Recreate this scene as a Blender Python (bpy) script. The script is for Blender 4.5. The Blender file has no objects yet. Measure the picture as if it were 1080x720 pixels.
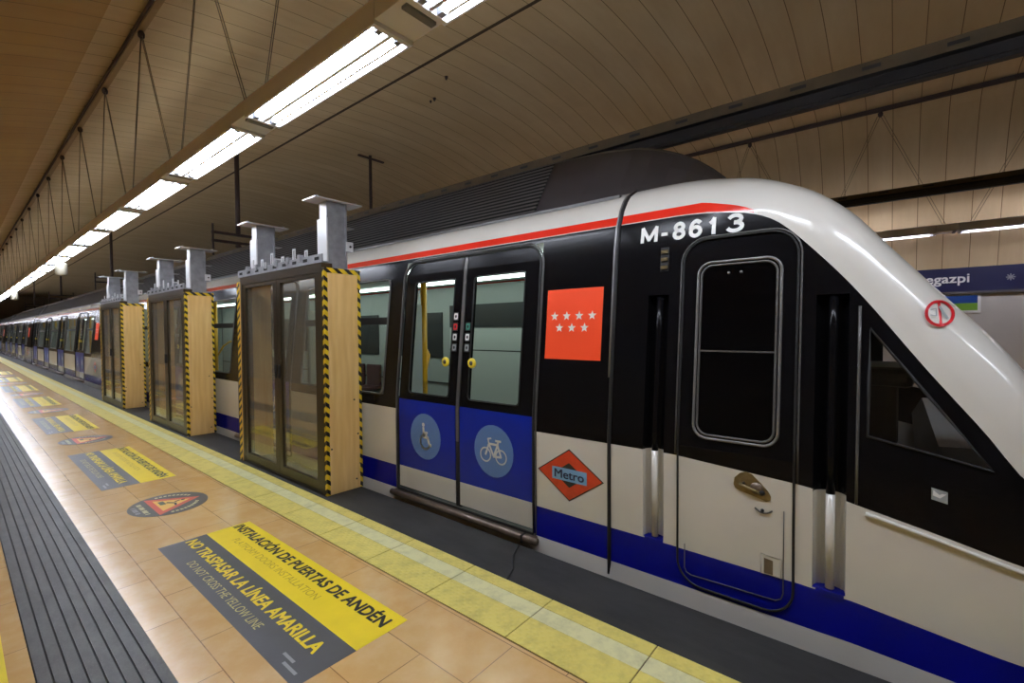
import bpy, bmesh, math, random
from mathutils import Vector, Matrix
import bisect as _bis

random.seed(7)
SC = bpy.context.scene
COL = SC.collection

# ------------------------------------------------------------------ camera
cam_data = bpy.data.cameras.new('camera')
cam_data.sensor_width = 36.0
cam_data.lens = 16.369
cam_data.clip_start = 0.02
cam_data.clip_end = 500
cam = bpy.data.objects.new('camera', cam_data)
COL.objects.link(cam)
right = Vector((0.637120, -0.770735, -0.006682))
down = Vector((-0.023273, -0.010571, -0.999673))
fwd = Vector((0.770413, 0.637068, -0.024672))
mw = Matrix((( right.x, -down.x, -fwd.x, 0.0),
             ( right.y, -down.y, -fwd.y, 0.0),
             ( right.z, -down.z, -fwd.z, 1.5),
             (0, 0, 0, 1)))
cam.matrix_world = mw
SC.camera = cam

# ------------------------------------------------------------------ world, view
w = bpy.data.worlds.new('world')
SC.world = w
w.use_nodes = True
w.node_tree.nodes['Background'].inputs[0].default_value = (0.9, 0.9, 1.0, 1)
w.node_tree.nodes['Background'].inputs[1].default_value = 0.01
SC.view_settings.view_transform = 'Standard'
SC.view_settings.look = 'None'
SC.view_settings.gamma = 1.0
SC.view_settings.use_curve_mapping = False
SC.view_settings.exposure = 0.7
try:
    SC.cycles.use_denoising = True
    SC.cycles.max_bounces = 8
    SC.cycles.transparent_max_bounces = 16
    SC.cycles.caustics_reflective = False
    SC.cycles.caustics_refractive = False
    SC.cycles.sample_clamp_indirect = 6.0
except Exception:
    pass
TUBE_POWER = 36.0         # emission of the fluorescent tubes
FAR_TUBE_POWER = 13.0
UPSLOT = .036             # open slot in the top of each trough that lets light up to the vault
CABIN_POWER = 1.7         # emission of the light strips in the cars

# ------------------------------------------------------------------ materials
def lin(c):
    def f(v):
        v /= 255.0
        return v / 12.92 if v <= 0.04045 else ((v + 0.055) / 1.055) ** 2.4
    return (f(c[0]), f(c[1]), f(c[2]), 1.0)

class NT:
    def __init__(s, name):
        s.m = bpy.data.materials.new(name)
        s.m.use_nodes = True
        s.t = s.m.node_tree
        s.n = s.t.nodes
        s.b = s.n['Principled BSDF']
        s.o = s.n['Material Output']
    def node(s, t, **kw):
        n = s.n.new(t)
        for k, v in kw.items():
            setattr(n, k, v)
        return n
    def link(s, a, b):
        s.t.links.new(a, b)
    def math(s, op, a, b=None):
        n = s.n.new('ShaderNodeMath'); n.operation = op
        for i, v in enumerate((a, b)):
            if v is None: continue
            if isinstance(v, (int, float)): n.inputs[i].default_value = v
            else: s.link(v, n.inputs[i])
        return n.outputs[0]
    def mix(s, fac, a, b):
        n = s.n.new('ShaderNodeMix'); n.data_type = 'RGBA'
        for i, v in ((0, fac), (6, a), (7, b)):
            if isinstance(v, (int, float)): n.inputs[i].default_value = v
            elif isinstance(v, tuple): n.inputs[i].default_value = v
            else: s.link(v, n.inputs[i])
        return n.outputs[2]
    def coords(s):
        g = s.n.new('ShaderNodeNewGeometry')
        sx = s.n.new('ShaderNodeSeparateXYZ')
        s.link(g.outputs['Position'], sx.inputs[0])
        return g.outputs['Position'], sx.outputs
    def noise(s, vec, scale, detail=4, rough=0.55):
        n = s.n.new('ShaderNodeTexNoise')
        n.inputs['Scale'].default_value = scale
        n.inputs['Detail'].default_value = detail
        n.inputs['Roughness'].default_value = rough
        if vec is not None: s.link(vec, n.inputs['Vector'])
        return n.outputs[0]
    def scaled(s, vec, x, y, z):
        n = s.n.new('ShaderNodeMapping')
        n.inputs['Scale'].default_value = (x, y, z)
        s.link(vec, n.inputs['Vector'])
        return n.outputs[0]
    def ramp(s, fac, a, b):
        n = s.n.new('ShaderNodeMapRange')
        n.inputs[1].default_value = a; n.inputs[2].default_value = b
        s.link(fac, n.inputs[0])
        return n.outputs[0]

MATS = {}
def mat(name, rgb, rough=0.5, metal=0.0, spec=0.5, dirt=0.0, dirt_scale=3.0, coat=0.0, bump=0.0):
    t = NT(name)
    c = lin(rgb)
    t.b.inputs['Roughness'].default_value = rough
    t.b.inputs['Metallic'].default_value = metal
    t.b.inputs['Specular IOR Level'].default_value = spec
    t.b.inputs['Coat Weight'].default_value = coat
    if dirt > 0:
        pos, xyz = t.coords()
        f = t.noise(pos, dirt_scale, 5)
        d = tuple(v * (1 - dirt) for v in c[:3]) + (1.0,)
        t.link(t.mix(t.ramp(f, 0.35, 0.7), d, c), t.b.inputs['Base Color'])
    else:
        t.b.inputs['Base Color'].default_value = c
    if bump > 0:
        pos, xyz = t.coords()
        bn = t.node('ShaderNodeBump'); bn.inputs['Strength'].default_value = bump
        t.link(t.noise(pos, dirt_scale * 30, 3), bn.inputs['Height'])
        t.link(bn.outputs[0], t.b.inputs['Normal'])
    MATS[name] = t.m
    return t.m

def emit(name, rgb, power):
    t = NT(name)
    t.b.inputs['Base Color'].default_value = (0.8, 0.8, 0.8, 1)
    t.b.inputs['Emission Color'].default_value = lin(rgb)
    t.b.inputs['Emission Strength'].default_value = power
    MATS[name] = t.m
    return t.m

def glass(name, tint, ior=1.5, rough=0.0, tint_rgb=(1, 1, 1)):
    t = NT(name)
    t.n.remove(t.b)
    tr = t.node('ShaderNodeBsdfTransparent')
    tr.inputs[0].default_value = (tint * tint_rgb[0], tint * tint_rgb[1], tint * tint_rgb[2], 1)
    gl = t.node('ShaderNodeBsdfGlossy'); gl.inputs['Roughness'].default_value = rough
    r0 = ((ior - 1) / (ior + 1)) ** 2
    geo = t.node('ShaderNodeNewGeometry')
    dt = t.node('ShaderNodeVectorMath'); dt.operation = 'DOT_PRODUCT'
    t.link(geo.outputs['Normal'], dt.inputs[0]); t.link(geo.outputs['Incoming'], dt.inputs[1])
    g1 = t.math('POWER', t.math('SUBTRACT', 1.0, t.math('ABSOLUTE', dt.outputs['Value'])), 5.0)
    fac = t.math('ADD', r0, t.math('MULTIPLY', g1, 1 - r0))
    mx = t.node('ShaderNodeMixShader')
    t.link(fac, mx.inputs[0]); t.link(tr.outputs[0], mx.inputs[1]); t.link(gl.outputs[0], mx.inputs[2])
    t.link(mx.outputs[0], t.o.inputs[0])
    MATS[name] = t.m
    return t.m

def make_floor_mat():
    t = NT('stone_tiles')
    pos, xyz = t.coords()
    comb = t.node('ShaderNodeCombineXYZ')
    t.link(t.math('ADD', xyz[1], 0.11), comb.inputs[0])
    t.link(t.math('ADD', xyz[0], -0.135 + 3.1), comb.inputs[1])
    br = t.node('ShaderNodeTexBrick')
    br.offset = 0.5; br.squash = 1.0
    br.inputs['Scale'].default_value = 1.0
    br.inputs['Brick Width'].default_value = 0.60
    br.inputs['Row Height'].default_value = 0.309
    br.inputs['Mortar Size'].default_value = 0.0025
    br.inputs['Mortar Smooth'].default_value = 0.2
    br.inputs['Bias'].default_value = 0.0
    br.inputs['Color1'].default_value = lin((224, 184, 120))
    br.inputs['Color2'].default_value = lin((212, 170, 104))
    br.inputs['Mortar'].default_value = lin((120, 90, 60))
    t.link(comb.outputs[0], br.inputs['Vector'])
    n1 = t.noise(t.scaled(pos, 1.3, 1.0, 1), 2.6, 8, 0.62)
    n2 = t.noise(pos, 6.0, 6, 0.65)
    c = t.mix(t.math('MULTIPLY', t.ramp(n1, 0.35, 0.75), 0.6), br.outputs[0], lin((208, 158, 88)))
    c = t.mix(t.math('MULTIPLY', t.ramp(n2, 0.42, 0.8), 0.45), c, lin((234, 206, 160)))
    t.link(c, t.b.inputs['Base Color'])
    r = t.math('ADD', t.math('MULTIPLY', n2, 0.12), 0.15)
    t.link(r, t.b.inputs['Roughness'])
    t.b.inputs['Specular IOR Level'].default_value = 1.0
    bn = t.node('ShaderNodeBump'); bn.inputs['Strength'].default_value = 0.12; bn.inputs['Distance'].default_value = 0.004
    t.link(n1, bn.inputs['Height']); t.link(bn.outputs[0], t.b.inputs['Normal'])
    MATS['stone_tiles'] = t.m

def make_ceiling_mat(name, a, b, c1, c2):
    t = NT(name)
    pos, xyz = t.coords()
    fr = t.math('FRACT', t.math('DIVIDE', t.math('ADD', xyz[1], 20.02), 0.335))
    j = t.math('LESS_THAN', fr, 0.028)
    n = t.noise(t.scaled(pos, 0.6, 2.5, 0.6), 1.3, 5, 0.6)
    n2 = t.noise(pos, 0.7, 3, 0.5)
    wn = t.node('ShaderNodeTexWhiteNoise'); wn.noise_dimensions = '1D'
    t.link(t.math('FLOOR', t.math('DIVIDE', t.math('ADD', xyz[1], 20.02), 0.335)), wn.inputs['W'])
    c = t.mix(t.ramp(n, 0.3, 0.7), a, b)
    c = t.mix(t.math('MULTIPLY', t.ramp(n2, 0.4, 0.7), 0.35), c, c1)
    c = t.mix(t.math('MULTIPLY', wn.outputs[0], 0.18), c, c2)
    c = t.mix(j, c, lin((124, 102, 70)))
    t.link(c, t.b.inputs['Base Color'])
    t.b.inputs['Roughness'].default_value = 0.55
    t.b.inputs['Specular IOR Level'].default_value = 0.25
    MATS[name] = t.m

def make_hazard_mat():
    t = NT('hazard_tape')
    pos, xyz = t.coords()
    s = t.math('ADD', xyz[2], t.math('MULTIPLY', t.math('ADD', xyz[0], xyz[1]), 0.8))
    fr = t.math('FRACT', t.math('DIVIDE', s, 0.088))
    j = t.math('LESS_THAN', fr, 0.46)
    t.link(t.mix(j, lin((226, 190, 34)), lin((24, 22, 22))), t.b.inputs['Base Color'])
    t.b.inputs['Roughness'].default_value = 0.4
    MATS['hazard_tape'] = t.m

def make_ply_mat():
    t = NT('plywood')
    pos, xyz = t.coords()
    v = t.scaled(pos, 7.0, 3.0, 0.9)
    n = t.noise(v, 2.2, 4, 0.6)
    wv = t.node('ShaderNodeTexWave'); wv.wave_type = 'BANDS'; wv.bands_direction = 'X'
    wv.inputs['Scale'].default_value = 5.0; wv.inputs['Distortion'].default_value = 9.0
    wv.inputs['Detail'].default_value = 2.0; wv.inputs['Detail Scale'].default_value = 0.7
    t.link(t.scaled(pos, 1.0, 1.0, 0.22), wv.inputs['Vector'])
    c = t.mix(t.ramp(n, 0.3, 0.75), lin((242, 206, 138)), lin((226, 182, 110)))
    c = t.mix(t.math('MULTIPLY', wv.outputs[1], 0.22), c, lin((206, 154, 88)))
    vo = t.node('ShaderNodeTexVoronoi'); vo.inputs['Scale'].default_value = 2.6
    t.link(t.scaled(pos, 1.4, 1.0, 0.8), vo.inputs['Vector'])
    c = t.mix(t.math('LESS_THAN', vo.outputs['Distance'], 0.035), c, lin((90, 52, 28)))
    t.link(c, t.b.inputs['Base Color'])
    t.b.inputs['Roughness'].default_value = 0.5
    MATS['plywood'] = t.m

def make_rubber_mat():
    t = NT('edge_mat')
    pos, xyz = t.coords()
    n = t.noise(t.scaled(pos, 2.0, 0.7, 1), 3.0, 6, 0.65)
    t.link(t.mix(t.ramp(n, 0.35, 0.7), lin((30, 30, 29)), lin((52, 52, 49))), t.b.inputs['Base Color'])
    t.b.inputs['Roughness'].default_value = 0.62
    MATS['edge_mat'] = t.m

def make_groove_mat():
    t = NT('grooved_strip')
    pos, xyz = t.coords()
    n = t.noise(t.scaled(pos, 3.0, 1.2, 1), 3.0, 6, 0.7)
    n2 = t.noise(pos, 120.0, 2, 0.7)
    c = t.mix(t.ramp(n, 0.35, 0.7), lin((64, 64, 62)), lin((88, 88, 84)))
    c = t.mix(t.math('MULTIPLY', t.ramp(n2, 0.55, 0.8), 0.4), c, lin((116, 116, 112)))
    t.link(c, t.b.inputs['Base Color'])
    t.b.inputs['Roughness'].default_value = 0.5
    MATS['grooved_strip'] = t.m

def make_tactile_mat(name, rgb, dots=True):
    t = NT(name)
    pos, xyz = t.coords()
    n = t.noise(pos, 9.0, 5, 0.7)
    c = lin(rgb)
    d = tuple(v * 0.72 for v in c[:3]) + (1.0,)
    t.link(t.mix(t.ramp(n, 0.45, 0.75), c, d), t.b.inputs['Base Color'])
    t.b.inputs['Roughness'].default_value = 0.42
    if dots:
        k = 2 * math.pi / 0.05
        h = t.math('MULTIPLY', t.math('SINE', t.math('MULTIPLY', xyz[0], k)), t.math('SINE', t.math('MULTIPLY', xyz[1], k)))
        h = t.math('MAXIMUM', h, 0.2)
        bn = t.node('ShaderNodeBump'); bn.inputs['Strength'].default_value = 0.5; bn.inputs['Distance'].default_value = 0.004
        t.link(h, bn.inputs['Height']); t.link(bn.outputs[0], t.b.inputs['Normal'])
    MATS[name] = t.m

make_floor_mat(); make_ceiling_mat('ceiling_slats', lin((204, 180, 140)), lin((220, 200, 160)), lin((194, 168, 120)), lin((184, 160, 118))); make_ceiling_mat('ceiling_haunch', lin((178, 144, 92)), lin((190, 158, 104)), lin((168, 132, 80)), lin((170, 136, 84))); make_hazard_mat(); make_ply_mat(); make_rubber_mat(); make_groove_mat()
make_tactile_mat('tactile_yellow', (228, 212, 112)); make_tactile_mat('tactile_pale', (228, 224, 172), False)
mat('joint_dark', (72, 58, 40), 0.8)
mat('gap_dark', (8, 8, 8), 0.9)
mat('concrete_dark', (38, 36, 33), 0.9, dirt=0.4)
mat('wall_tan', (150, 134, 108), 0.5, dirt=0.15)
mat('wall_white', (190, 188, 178), 0.45, dirt=0.12, dirt_scale=1.5)
mat('navy_band', (20, 24, 66), 0.4)
mat('white_letter', (226, 226, 222), 0.4)
mat('grey_letter', (150, 150, 150), 0.4)
mat('black_letter', (22, 20, 18), 0.5)
mat('body_white', (212, 209, 200), 0.22, dirt=0.1, dirt_scale=1.3, coat=0.4)
mat('body_black', (11, 11, 13), 0.2, spec=0.14)
mat('body_blue', (6, 12, 124), 0.25, spec=0.25)
mat('body_red', (206, 42, 26), 0.2, coat=0.3)
mat('door_blue', (10, 34, 138), 0.3, spec=0.25)
mat('sticker_blue', (86, 122, 178), 0.35)
mat('flag_orange', (236, 74, 34), 0.4)
mat('metro_red', (206, 64, 34), 0.35, dirt=0.25, dirt_scale=14)
mat('metro_blue', (120, 164, 200), 0.35)
mat('rubber', (18, 17, 17), 0.6)
mat('seal_grey', (92, 90, 88), 0.4, metal=0.3)
mat('rim_grey', (124, 122, 120), 0.35, metal=0.5)
mat('roof_dark', (48, 44, 46), 0.5, dirt=0.25, dirt_scale=2)
mat('louvre_dark', (84, 80, 78), 0.45, metal=0.2)
mat('sill_metal', (132, 118, 104), 0.4, metal=0.6, dirt=0.4, dirt_scale=10)
mat('brass', (150, 134, 96), 0.35, metal=0.7, dirt=0.4, dirt_scale=25)
mat('steel', (160, 162, 166), 0.42, metal=0.5, dirt=0.35, dirt_scale=9)
mat('steel_bright', (214, 216, 218), 0.35, metal=0.45)
mat('bronze_frame', (62, 52, 34), 0.32, metal=0.55)
mat('conductor_top', (92, 80, 58), 0.5, metal=0.3, dirt=0.3, dirt_scale=5)
mat('conductor_dark', (16, 16, 20), 0.4)
mat('wire', (112, 98, 76), 0.5)
mat('rail_bronze', (168, 142, 98), 0.45, metal=0.3)
mat('dark_steel', (70, 56, 54), 0.6)
mat('housing', (236, 238, 244), 0.4)
mat('housing_dark', (120, 122, 126), 0.5)
mat('reflector', (230, 232, 236), 0.3)
mat('sign_yellow', (255, 226, 36), 0.38, dirt=0.08, dirt_scale=6)
mat('sign_yellow_thin', (204, 172, 34), 0.4)
mat('sign_grey', (74, 74, 76), 0.4, dirt=0.15, dirt_scale=6)
mat('sign_letter_pale', (196, 184, 110), 0.4)
mat('oval_dark', (70, 68, 60), 0.4)
mat('oval_red', (214, 84, 52), 0.4)
mat('oval_yellow', (240, 196, 90), 0.4)
mat('oval_pale', (214, 206, 150), 0.4)
mat('oval_green', (60, 74, 34), 0.4)
mat('pole_yellow', (226, 168, 20), 0.3)
mat('button_yellow', (240, 214, 60), 0.35)
mat('cabin_grey', (160, 164, 160), 0.5)
mat('cabin_light', (186, 190, 184), 0.5)
mat('cabin_dark', (34, 36, 38), 0.45)
mat('cabin_floor', (64, 62, 62), 0.6)
mat('seat_red', (72, 36, 40), 0.6)
mat('poster_blue', (24, 66, 138), 0.4)
mat('poster_green', (112, 160, 52), 0.4)
mat('poster_white', (220, 222, 218), 0.4)
mat('ivory', (150, 144, 128), 0.5)
mat('sticker_white', (222, 222, 220), 0.4)
mat('sticker_teal', (60, 130, 112), 0.4)
mat('sticker_red', (178, 30, 34), 0.4)
mat('ring_red', (190, 24, 34), 0.4)
mat('decal_grey', (150, 156, 156), 0.4)
mat('decal_black', (30, 32, 34), 0.4)
glass('pane_clear', 0.97, 2.1, 0.0, (1, 0.99, 0.94))
def pale_veil(name, amount, rgb):  # mixes an even pale diffuse veil into a glass to lighten it
    m = MATS[name]; t = m.node_tree
    out = [n for n in t.nodes if n.type == 'OUTPUT_MATERIAL'][0]
    src = out.inputs[0].links[0].from_socket
    df = t.nodes.new('ShaderNodeBsdfDiffuse'); df.inputs[0].default_value = lin(rgb)
    mx = t.nodes.new('ShaderNodeMixShader'); mx.inputs[0].default_value = amount
    t.links.new(src, mx.inputs[1]); t.links.new(df.outputs[0], mx.inputs[2]); t.links.new(mx.outputs[0], out.inputs[0])
pale_veil('pane_clear', 0.05, (214, 214, 204))
glass('pane_tint', 0.80, 1.5, 0.0, (0.93, 1.0, 0.97))
glass('pane_cab', 0.88, 1.5)
mat('pane_black', (4, 4, 5), 0.05, spec=0.15)
emit('tube_light', (236, 242, 255), TUBE_POWER)
emit('far_tube_light', (242, 238, 255), FAR_TUBE_POWER)
emit('cabin_strip', (236, 255, 248), CABIN_POWER * 4)
emit('dim_lamp', (255, 240, 200), 1.2)

# ------------------------------------------------------------------ object helpers
ORIGIN = {}
def thing(name, label, cat, loc, group=None, kind=None):
    o = bpy.data.objects.new(name, None)
    o.empty_display_size = 0.1
    COL.objects.link(o)
    o.location = loc
    ORIGIN[o] = Vector(loc)
    o['label'] = label; o['category'] = cat
    if group: o['group'] = group
    if kind: o['kind'] = kind
    return o

class MB:
    """collects shapes into one mesh object"""
    def __init__(s):
        s.v = []; s.f = []; s.m = []; s.mats = []; s.sm = []
    def mi(s, name):
        if name not in s.mats: s.mats.append(name)
        return s.mats.index(name)
    def add(s, verts, faces, m, smooth=False):
        k = len(s.v); i = s.mi(m)
        s.v += [tuple(p) for p in verts]
        for f in faces:
            s.f.append(tuple(k + q for q in f)); s.m.append(i); s.sm.append(smooth)
        return s
    def box(s, x0, x1, y0, y1, z0, z1, m):
        v = [(x, y, z) for x in (x0, x1) for y in (y0, y1) for z in (z0, z1)]
        f = [(0, 1, 3, 2), (4, 6, 7, 5), (0, 4, 5, 1), (2, 3, 7, 6), (0, 2, 6, 4), (1, 5, 7, 3)]
        return s.add(v, f, m)
    def quad(s, a, b, c, d, m):
        return s.add([a, b, c, d], [(0, 1, 2, 3)], m)
    def tube(s, pts, r, m, n=8, closed=False, smooth=True):
        pts = [Vector(p) for p in pts]
        N = len(pts); vs = []; fs = []
        up = None
        for i, p in enumerate(pts):
            if closed: d = pts[(i + 1) % N] - pts[i - 1]
            elif i == 0: d = pts[1] - p
            elif i == N - 1: d = p - pts[i - 1]
            else: d = (pts[i + 1] - p).normalized() + (p - pts[i - 1]).normalized()
            d = d.normalized() if d.length > 1e-9 else Vector((0, 0, 1))
            if up is None:
                up = Vector((0, 0, 1)) if abs(d.z) < 0.9 else Vector((1, 0, 0))
            a = d.cross(up)
            if a.length < 1e-6: a = d.orthogonal()
            a.normalize(); b = a.cross(d).normalized(); up = b
            for k in range(n):
                t = 2 * math.pi * k / n
                vs.append(p + a * (r * math.cos(t)) + b * (r * math.sin(t)))
        R = N if closed else N - 1
        for i in range(R):
            for k in range(n):
                j = (i + 1) % N
                fs.append((i * n + k, i * n + (k + 1) % n, j * n + (k + 1) % n, j * n + k))
        if not closed:
            fs.append(tuple(range(n - 1, -1, -1))); fs.append(tuple((N - 1) * n + k for k in range(n)))
        return s.add(vs, fs, m, smooth)
    def lathe(s, c, prof, m, n=20, axis='z'):
        vs = []; fs = []
        for r, h in prof:
            for k in range(n):
                t = 2 * math.pi * k / n
                if axis == 'z': vs.append((c[0] + r * math.cos(t), c[1] + r * math.sin(t), c[2] + h))
                elif axis == 'x': vs.append((c[0] + h, c[1] + r * math.cos(t), c[2] + r * math.sin(t)))
                else: vs.append((c[0] + r * math.sin(t), c[1] + h, c[2] + r * math.cos(t)))
        for i in range(len(prof) - 1):
            for k in range(n):
                fs.append((i * n + k, i * n + (k + 1) % n, (i + 1) * n + (k + 1) % n, (i + 1) * n + k))
        fs.append(tuple(range(n - 1, -1, -1))); fs.append(tuple((len(prof) - 1) * n + k for k in range(n)))
        return s.add(vs, fs, m, True)
    def poly_prism(s, poly, z0, z1, m, plane='xy'):
        n = len(poly)
        def P(a, b, h): return (a, b, h) if plane == 'xy' else ((h, a, b) if plane == 'yz' else (a, h, b))
        vs = [P(a, b, z0) for a, b in poly] + [P(a, b, z1) for a, b in poly]
        fs = [tuple(range(n - 1, -1, -1)), tuple(range(n, 2 * n))]
        for i in range(n):
            j = (i + 1) % n
            fs.append((i, j, n + j, n + i))
        return s.add(vs, fs, m)
    def addbm(s, bm, names):
        bm.verts.index_update()
        k = len(s.v)
        s.v += [tuple(v.co) for v in bm.verts]
        for f in bm.faces:
            s.f.append(tuple(k + v.index for v in f.verts)); s.m.append(s.mi(names[f.material_index])); s.sm.append(False)
        return s
    def build(s, name, parent=None, origin=None, fix=True, bevel=0.0):
        me = bpy.data.meshes.new(name)
        if parent is not None: O = ORIGIN[parent]
        else: O = Vector(origin) if origin is not None else Vector((0, 0, 0))
        me.from_pydata([(p[0] - O.x, p[1] - O.y, p[2] - O.z) for p in s.v], [], s.f)
        for n in s.mats: me.materials.append(MATS[n])
        me.polygons.foreach_set('material_index', s.m)
        me.polygons.foreach_set('use_smooth', s.sm)
        if fix:
            b = bmesh.new(); b.from_mesh(me)
            bmesh.ops.recalc_face_normals(b, faces=b.faces[:])
            b.to_mesh(me); b.free()
        me.update()
        o = bpy.data.objects.new(name, me)
        COL.objects.link(o)
        if parent is not None:
            o.parent = parent
        else:
            o.location = O
        ORIGIN[o] = O
        if bevel > 0:
            md = o.modifiers.new('bevel', 'BEVEL'); md.width = bevel; md.segments = 2; md.limit_method = 'ANGLE'
        return o

def tag(o, label, cat, group=None, kind=None):
    o['label'] = label; o['category'] = cat
    if group: o['group'] = group
    if kind: o['kind'] = kind
    return o
def structure(o):
    o['kind'] = 'structure'
    return o

_tc = {}
def text_mesh(s, bold=0.0):
    key = s
    if key in _tc: return _tc[key]
    cu = bpy.data.curves.new('lettering', 'FONT'); cu.body = s; cu.size = 1.0
    cu.resolution_u = 3
    ob = bpy.data.objects.new('lettering', cu); COL.objects.link(ob)
    bpy.context.view_layer.update()
    dg = bpy.context.evaluated_depsgraph_get()
    me = ob.evaluated_get(dg).to_mesh()
    vs = [(v.co.x, v.co.y) for v in me.vertices]; fs = [tuple(p.vertices) for p in me.polygons]
    ob.evaluated_get(dg).to_mesh_clear()
    bpy.data.objects.remove(ob); bpy.data.curves.remove(cu)
    x0 = min(v[0] for v in vs); x1 = max(v[0] for v in vs); y0 = min(v[1] for v in vs); y1 = max(v[1] for v in vs)
    vs = [((v[0] - x0) / (x1 - x0), (v[1] - y0) / (y1 - y0)) for v in vs]
    _tc[key] = (vs, fs)
    return vs, fs
def put_text(mb, s, fn, m, bold=0.0):
    """fn maps the unit box (u along the line, v upwards) to space"""
    vs, fs = text_mesh(s, bold)
    if not bold:
        mb.add([fn(u, v) for u, v in vs], fs, m)
        return
    # heavier strokes: the letters laid down again a hair to each side
    o_, r_, u_ = Vector(fn(0, 0)), Vector(fn(1, 0)), Vector(fn(0, 1))
    nn = (r_ - o_).cross(u_ - o_).normalized()
    for i, (du, dv) in enumerate(((-1, -1), (1, -1), (-1, 1), (1, 1))):
        b = bold / max(2.0, len(s) * .55)
        mb.add([Vector(fn(u * (1 - 2 * b) + b + du * b, v * (1 - 1.6 * bold) + .8 * bold + dv * bold * .8)) + nn * (.0004 * i) for u, v in vs], fs, m)

def rrect(y0, y1, z0, z1, r, n=5, rs=None):
    """rounded rectangle outline; rs = radii of (y0z0, y1z0, y1z1, y0z1)"""
    rs = rs or (r, r, r, r)
    out = []
    for (cy, cz, a0), rr in zip(((y0, z0, math.pi), (y1, z0, 1.5 * math.pi), (y1, z1, 0.0), (y0, z1, 0.5 * math.pi)), rs):
        sy = 1 if cy == y0 else -1; sz = 1 if cz == z0 else -1
        if rr <= 1e-4:
            out.append((cy, cz)); continue
        for k in range(n + 1):
            t = a0 + 0.5 * math.pi * k / n
            out.append((cy + sy * rr + rr * math.cos(t), cz + sz * rr + rr * math.sin(t)))
    return out
def circle(cy, cz, ry, rz=None, n=28):
    rz = rz or ry
    return [(cy + ry * math.cos(2 * math.pi * k / n), cz + rz * math.sin(2 * math.pi * k / n)) for k in range(n)]

# ------------------------------------------------------------------ train profile
def up_at(y):
    t = min(1.0, max(0.0, (y - .1) / .8))
    return [(a[0], a[1] * t + b[1] * (1 - t)) for a, b in zip(UP0, UPN)]
PZ = [-2.0, 0.85, 1.2, 1.6, 2.0, 2.15, 2.26]
PX = [2.60, 2.60, 2.632, 2.672, 2.712, 2.742, 2.79]
def interp(v, xs, ys):
    if v <= xs[0]: return ys[0]
    if v >= xs[-1]: return ys[-1]
    i = _bis.bisect_right(xs, v) - 1
    t = (v - xs[i]) / (xs[i + 1] - xs[i])
    return ys[i] + t * (ys[i + 1] - ys[i])
def smooth(v, xs, ys):
    if v <= xs[0]: return ys[0]
    if v >= xs[-1]: return ys[-1]
    i = _bis.bisect_right(xs, v) - 1
    def slope(k):
        if k <= 0: return (ys[1] - ys[0]) / (xs[1] - xs[0])
        if k >= len(xs) - 1: return 0.0 if abs(ys[-1] - ys[-2]) < .06 else (ys[-1] - ys[-2]) / (xs[-1] - xs[-2])
        a = (ys[k] - ys[k - 1]) / (xs[k] - xs[k - 1]); b = (ys[k + 1] - ys[k]) / (xs[k + 1] - xs[k])
        return 2 * a * b / (a + b) if a * b > 0 else 0.0
    h = xs[i + 1] - xs[i]; t = (v - xs[i]) / h
    m0, m1 = slope(i) * h, slope(i + 1) * h
    return (2 * t ** 3 - 3 * t ** 2 + 1) * ys[i] + (t ** 3 - 2 * t ** 2 + t) * m0 + (-2 * t ** 3 + 3 * t ** 2) * ys[i + 1] + (t ** 3 - t ** 2) * m1
def X(z): return interp(z, PZ, PX)
PCUTS = [0.85, 1.0, 1.2, 1.4, 1.6, 1.8, 2.0, 2.08, 2.15]

def drop(y): return smooth(y, [-.97, -.70, -.45, -.32, -.19, .03, .19, .40, .70, 1.22], [1.62, 1.40, 1.15, .96, .80, .52, .32, .16, .05, 0.0])
def kB(y): return interp(y, [-.97, -.384, -.142, .145, .29, .6, 1.0], [.40, .577, .637, .70, .735, .775, .79])
def bT(y): return interp(y, [-.97, -.389, .14, .5], [.11, .19, .251, .267])
def bB(y): return interp(y, [-.97, -.204, .14], [.0, .041, .057])
def kT(y): return smooth(y, [-.97, -.6, -.38, -.283, -.114, .169, .335, .40, .465, .52, .573, .66, .78, 1.0], [.56, .72, .918, 1.065, 1.299, 1.705, 1.904, 1.975, 2.037, 2.075, 2.10, 2.125, 2.145, 2.16])
def taper(y): return 0.5 * ((-.3 - y) / .67) ** 2 if y < -.3 else 0.0
UPN = [(0, 0), (.045, .065), (.09, .11), (.18, .148), (.29, .160), (.61, .168), (1.21, .172)]
UP0 = [(0, 0), (.045, .065), (.09, .11), (.18, .16), (.29, .20), (.61, .27), (1.21, .32)]

def skin_bm(poly, off, thick=0.0, lines=(), zc=True):
    """a panel with outline poly (y, z) lying on the car side, pushed out by off; lines ((ya,za),(yb,zb)) split it into bands"""
    bm = bmesh.new()
    vs = [bm.verts.new((0, a, b)) for a, b in poly]
    bm.faces.new(vs)
    if zc:
        for z in PCUTS:
            bmesh.ops.bisect_plane(bm, geom=bm.verts[:] + bm.edges[:] + bm.faces[:], plane_co=(0, 0, z), plane_no=(0, 0, 1), dist=1e-5)
    for (ya, za), (yb, zb) in lines:
        bmesh.ops.bisect_plane(bm, geom=bm.verts[:] + bm.edges[:] + bm.faces[:], plane_co=(0, ya, za), plane_no=(0, -(zb - za), (yb - ya)), dist=1e-5)
    def band(c):
        k = 0
        for (ya, za), (yb, zb) in lines:
            if c.z > za + (zb - za) * (c.y - ya) / (yb - ya): k += 1
        return k
    for f in bm.faces: f.material_index = band(f.calc_center_median())
    return bm
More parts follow.
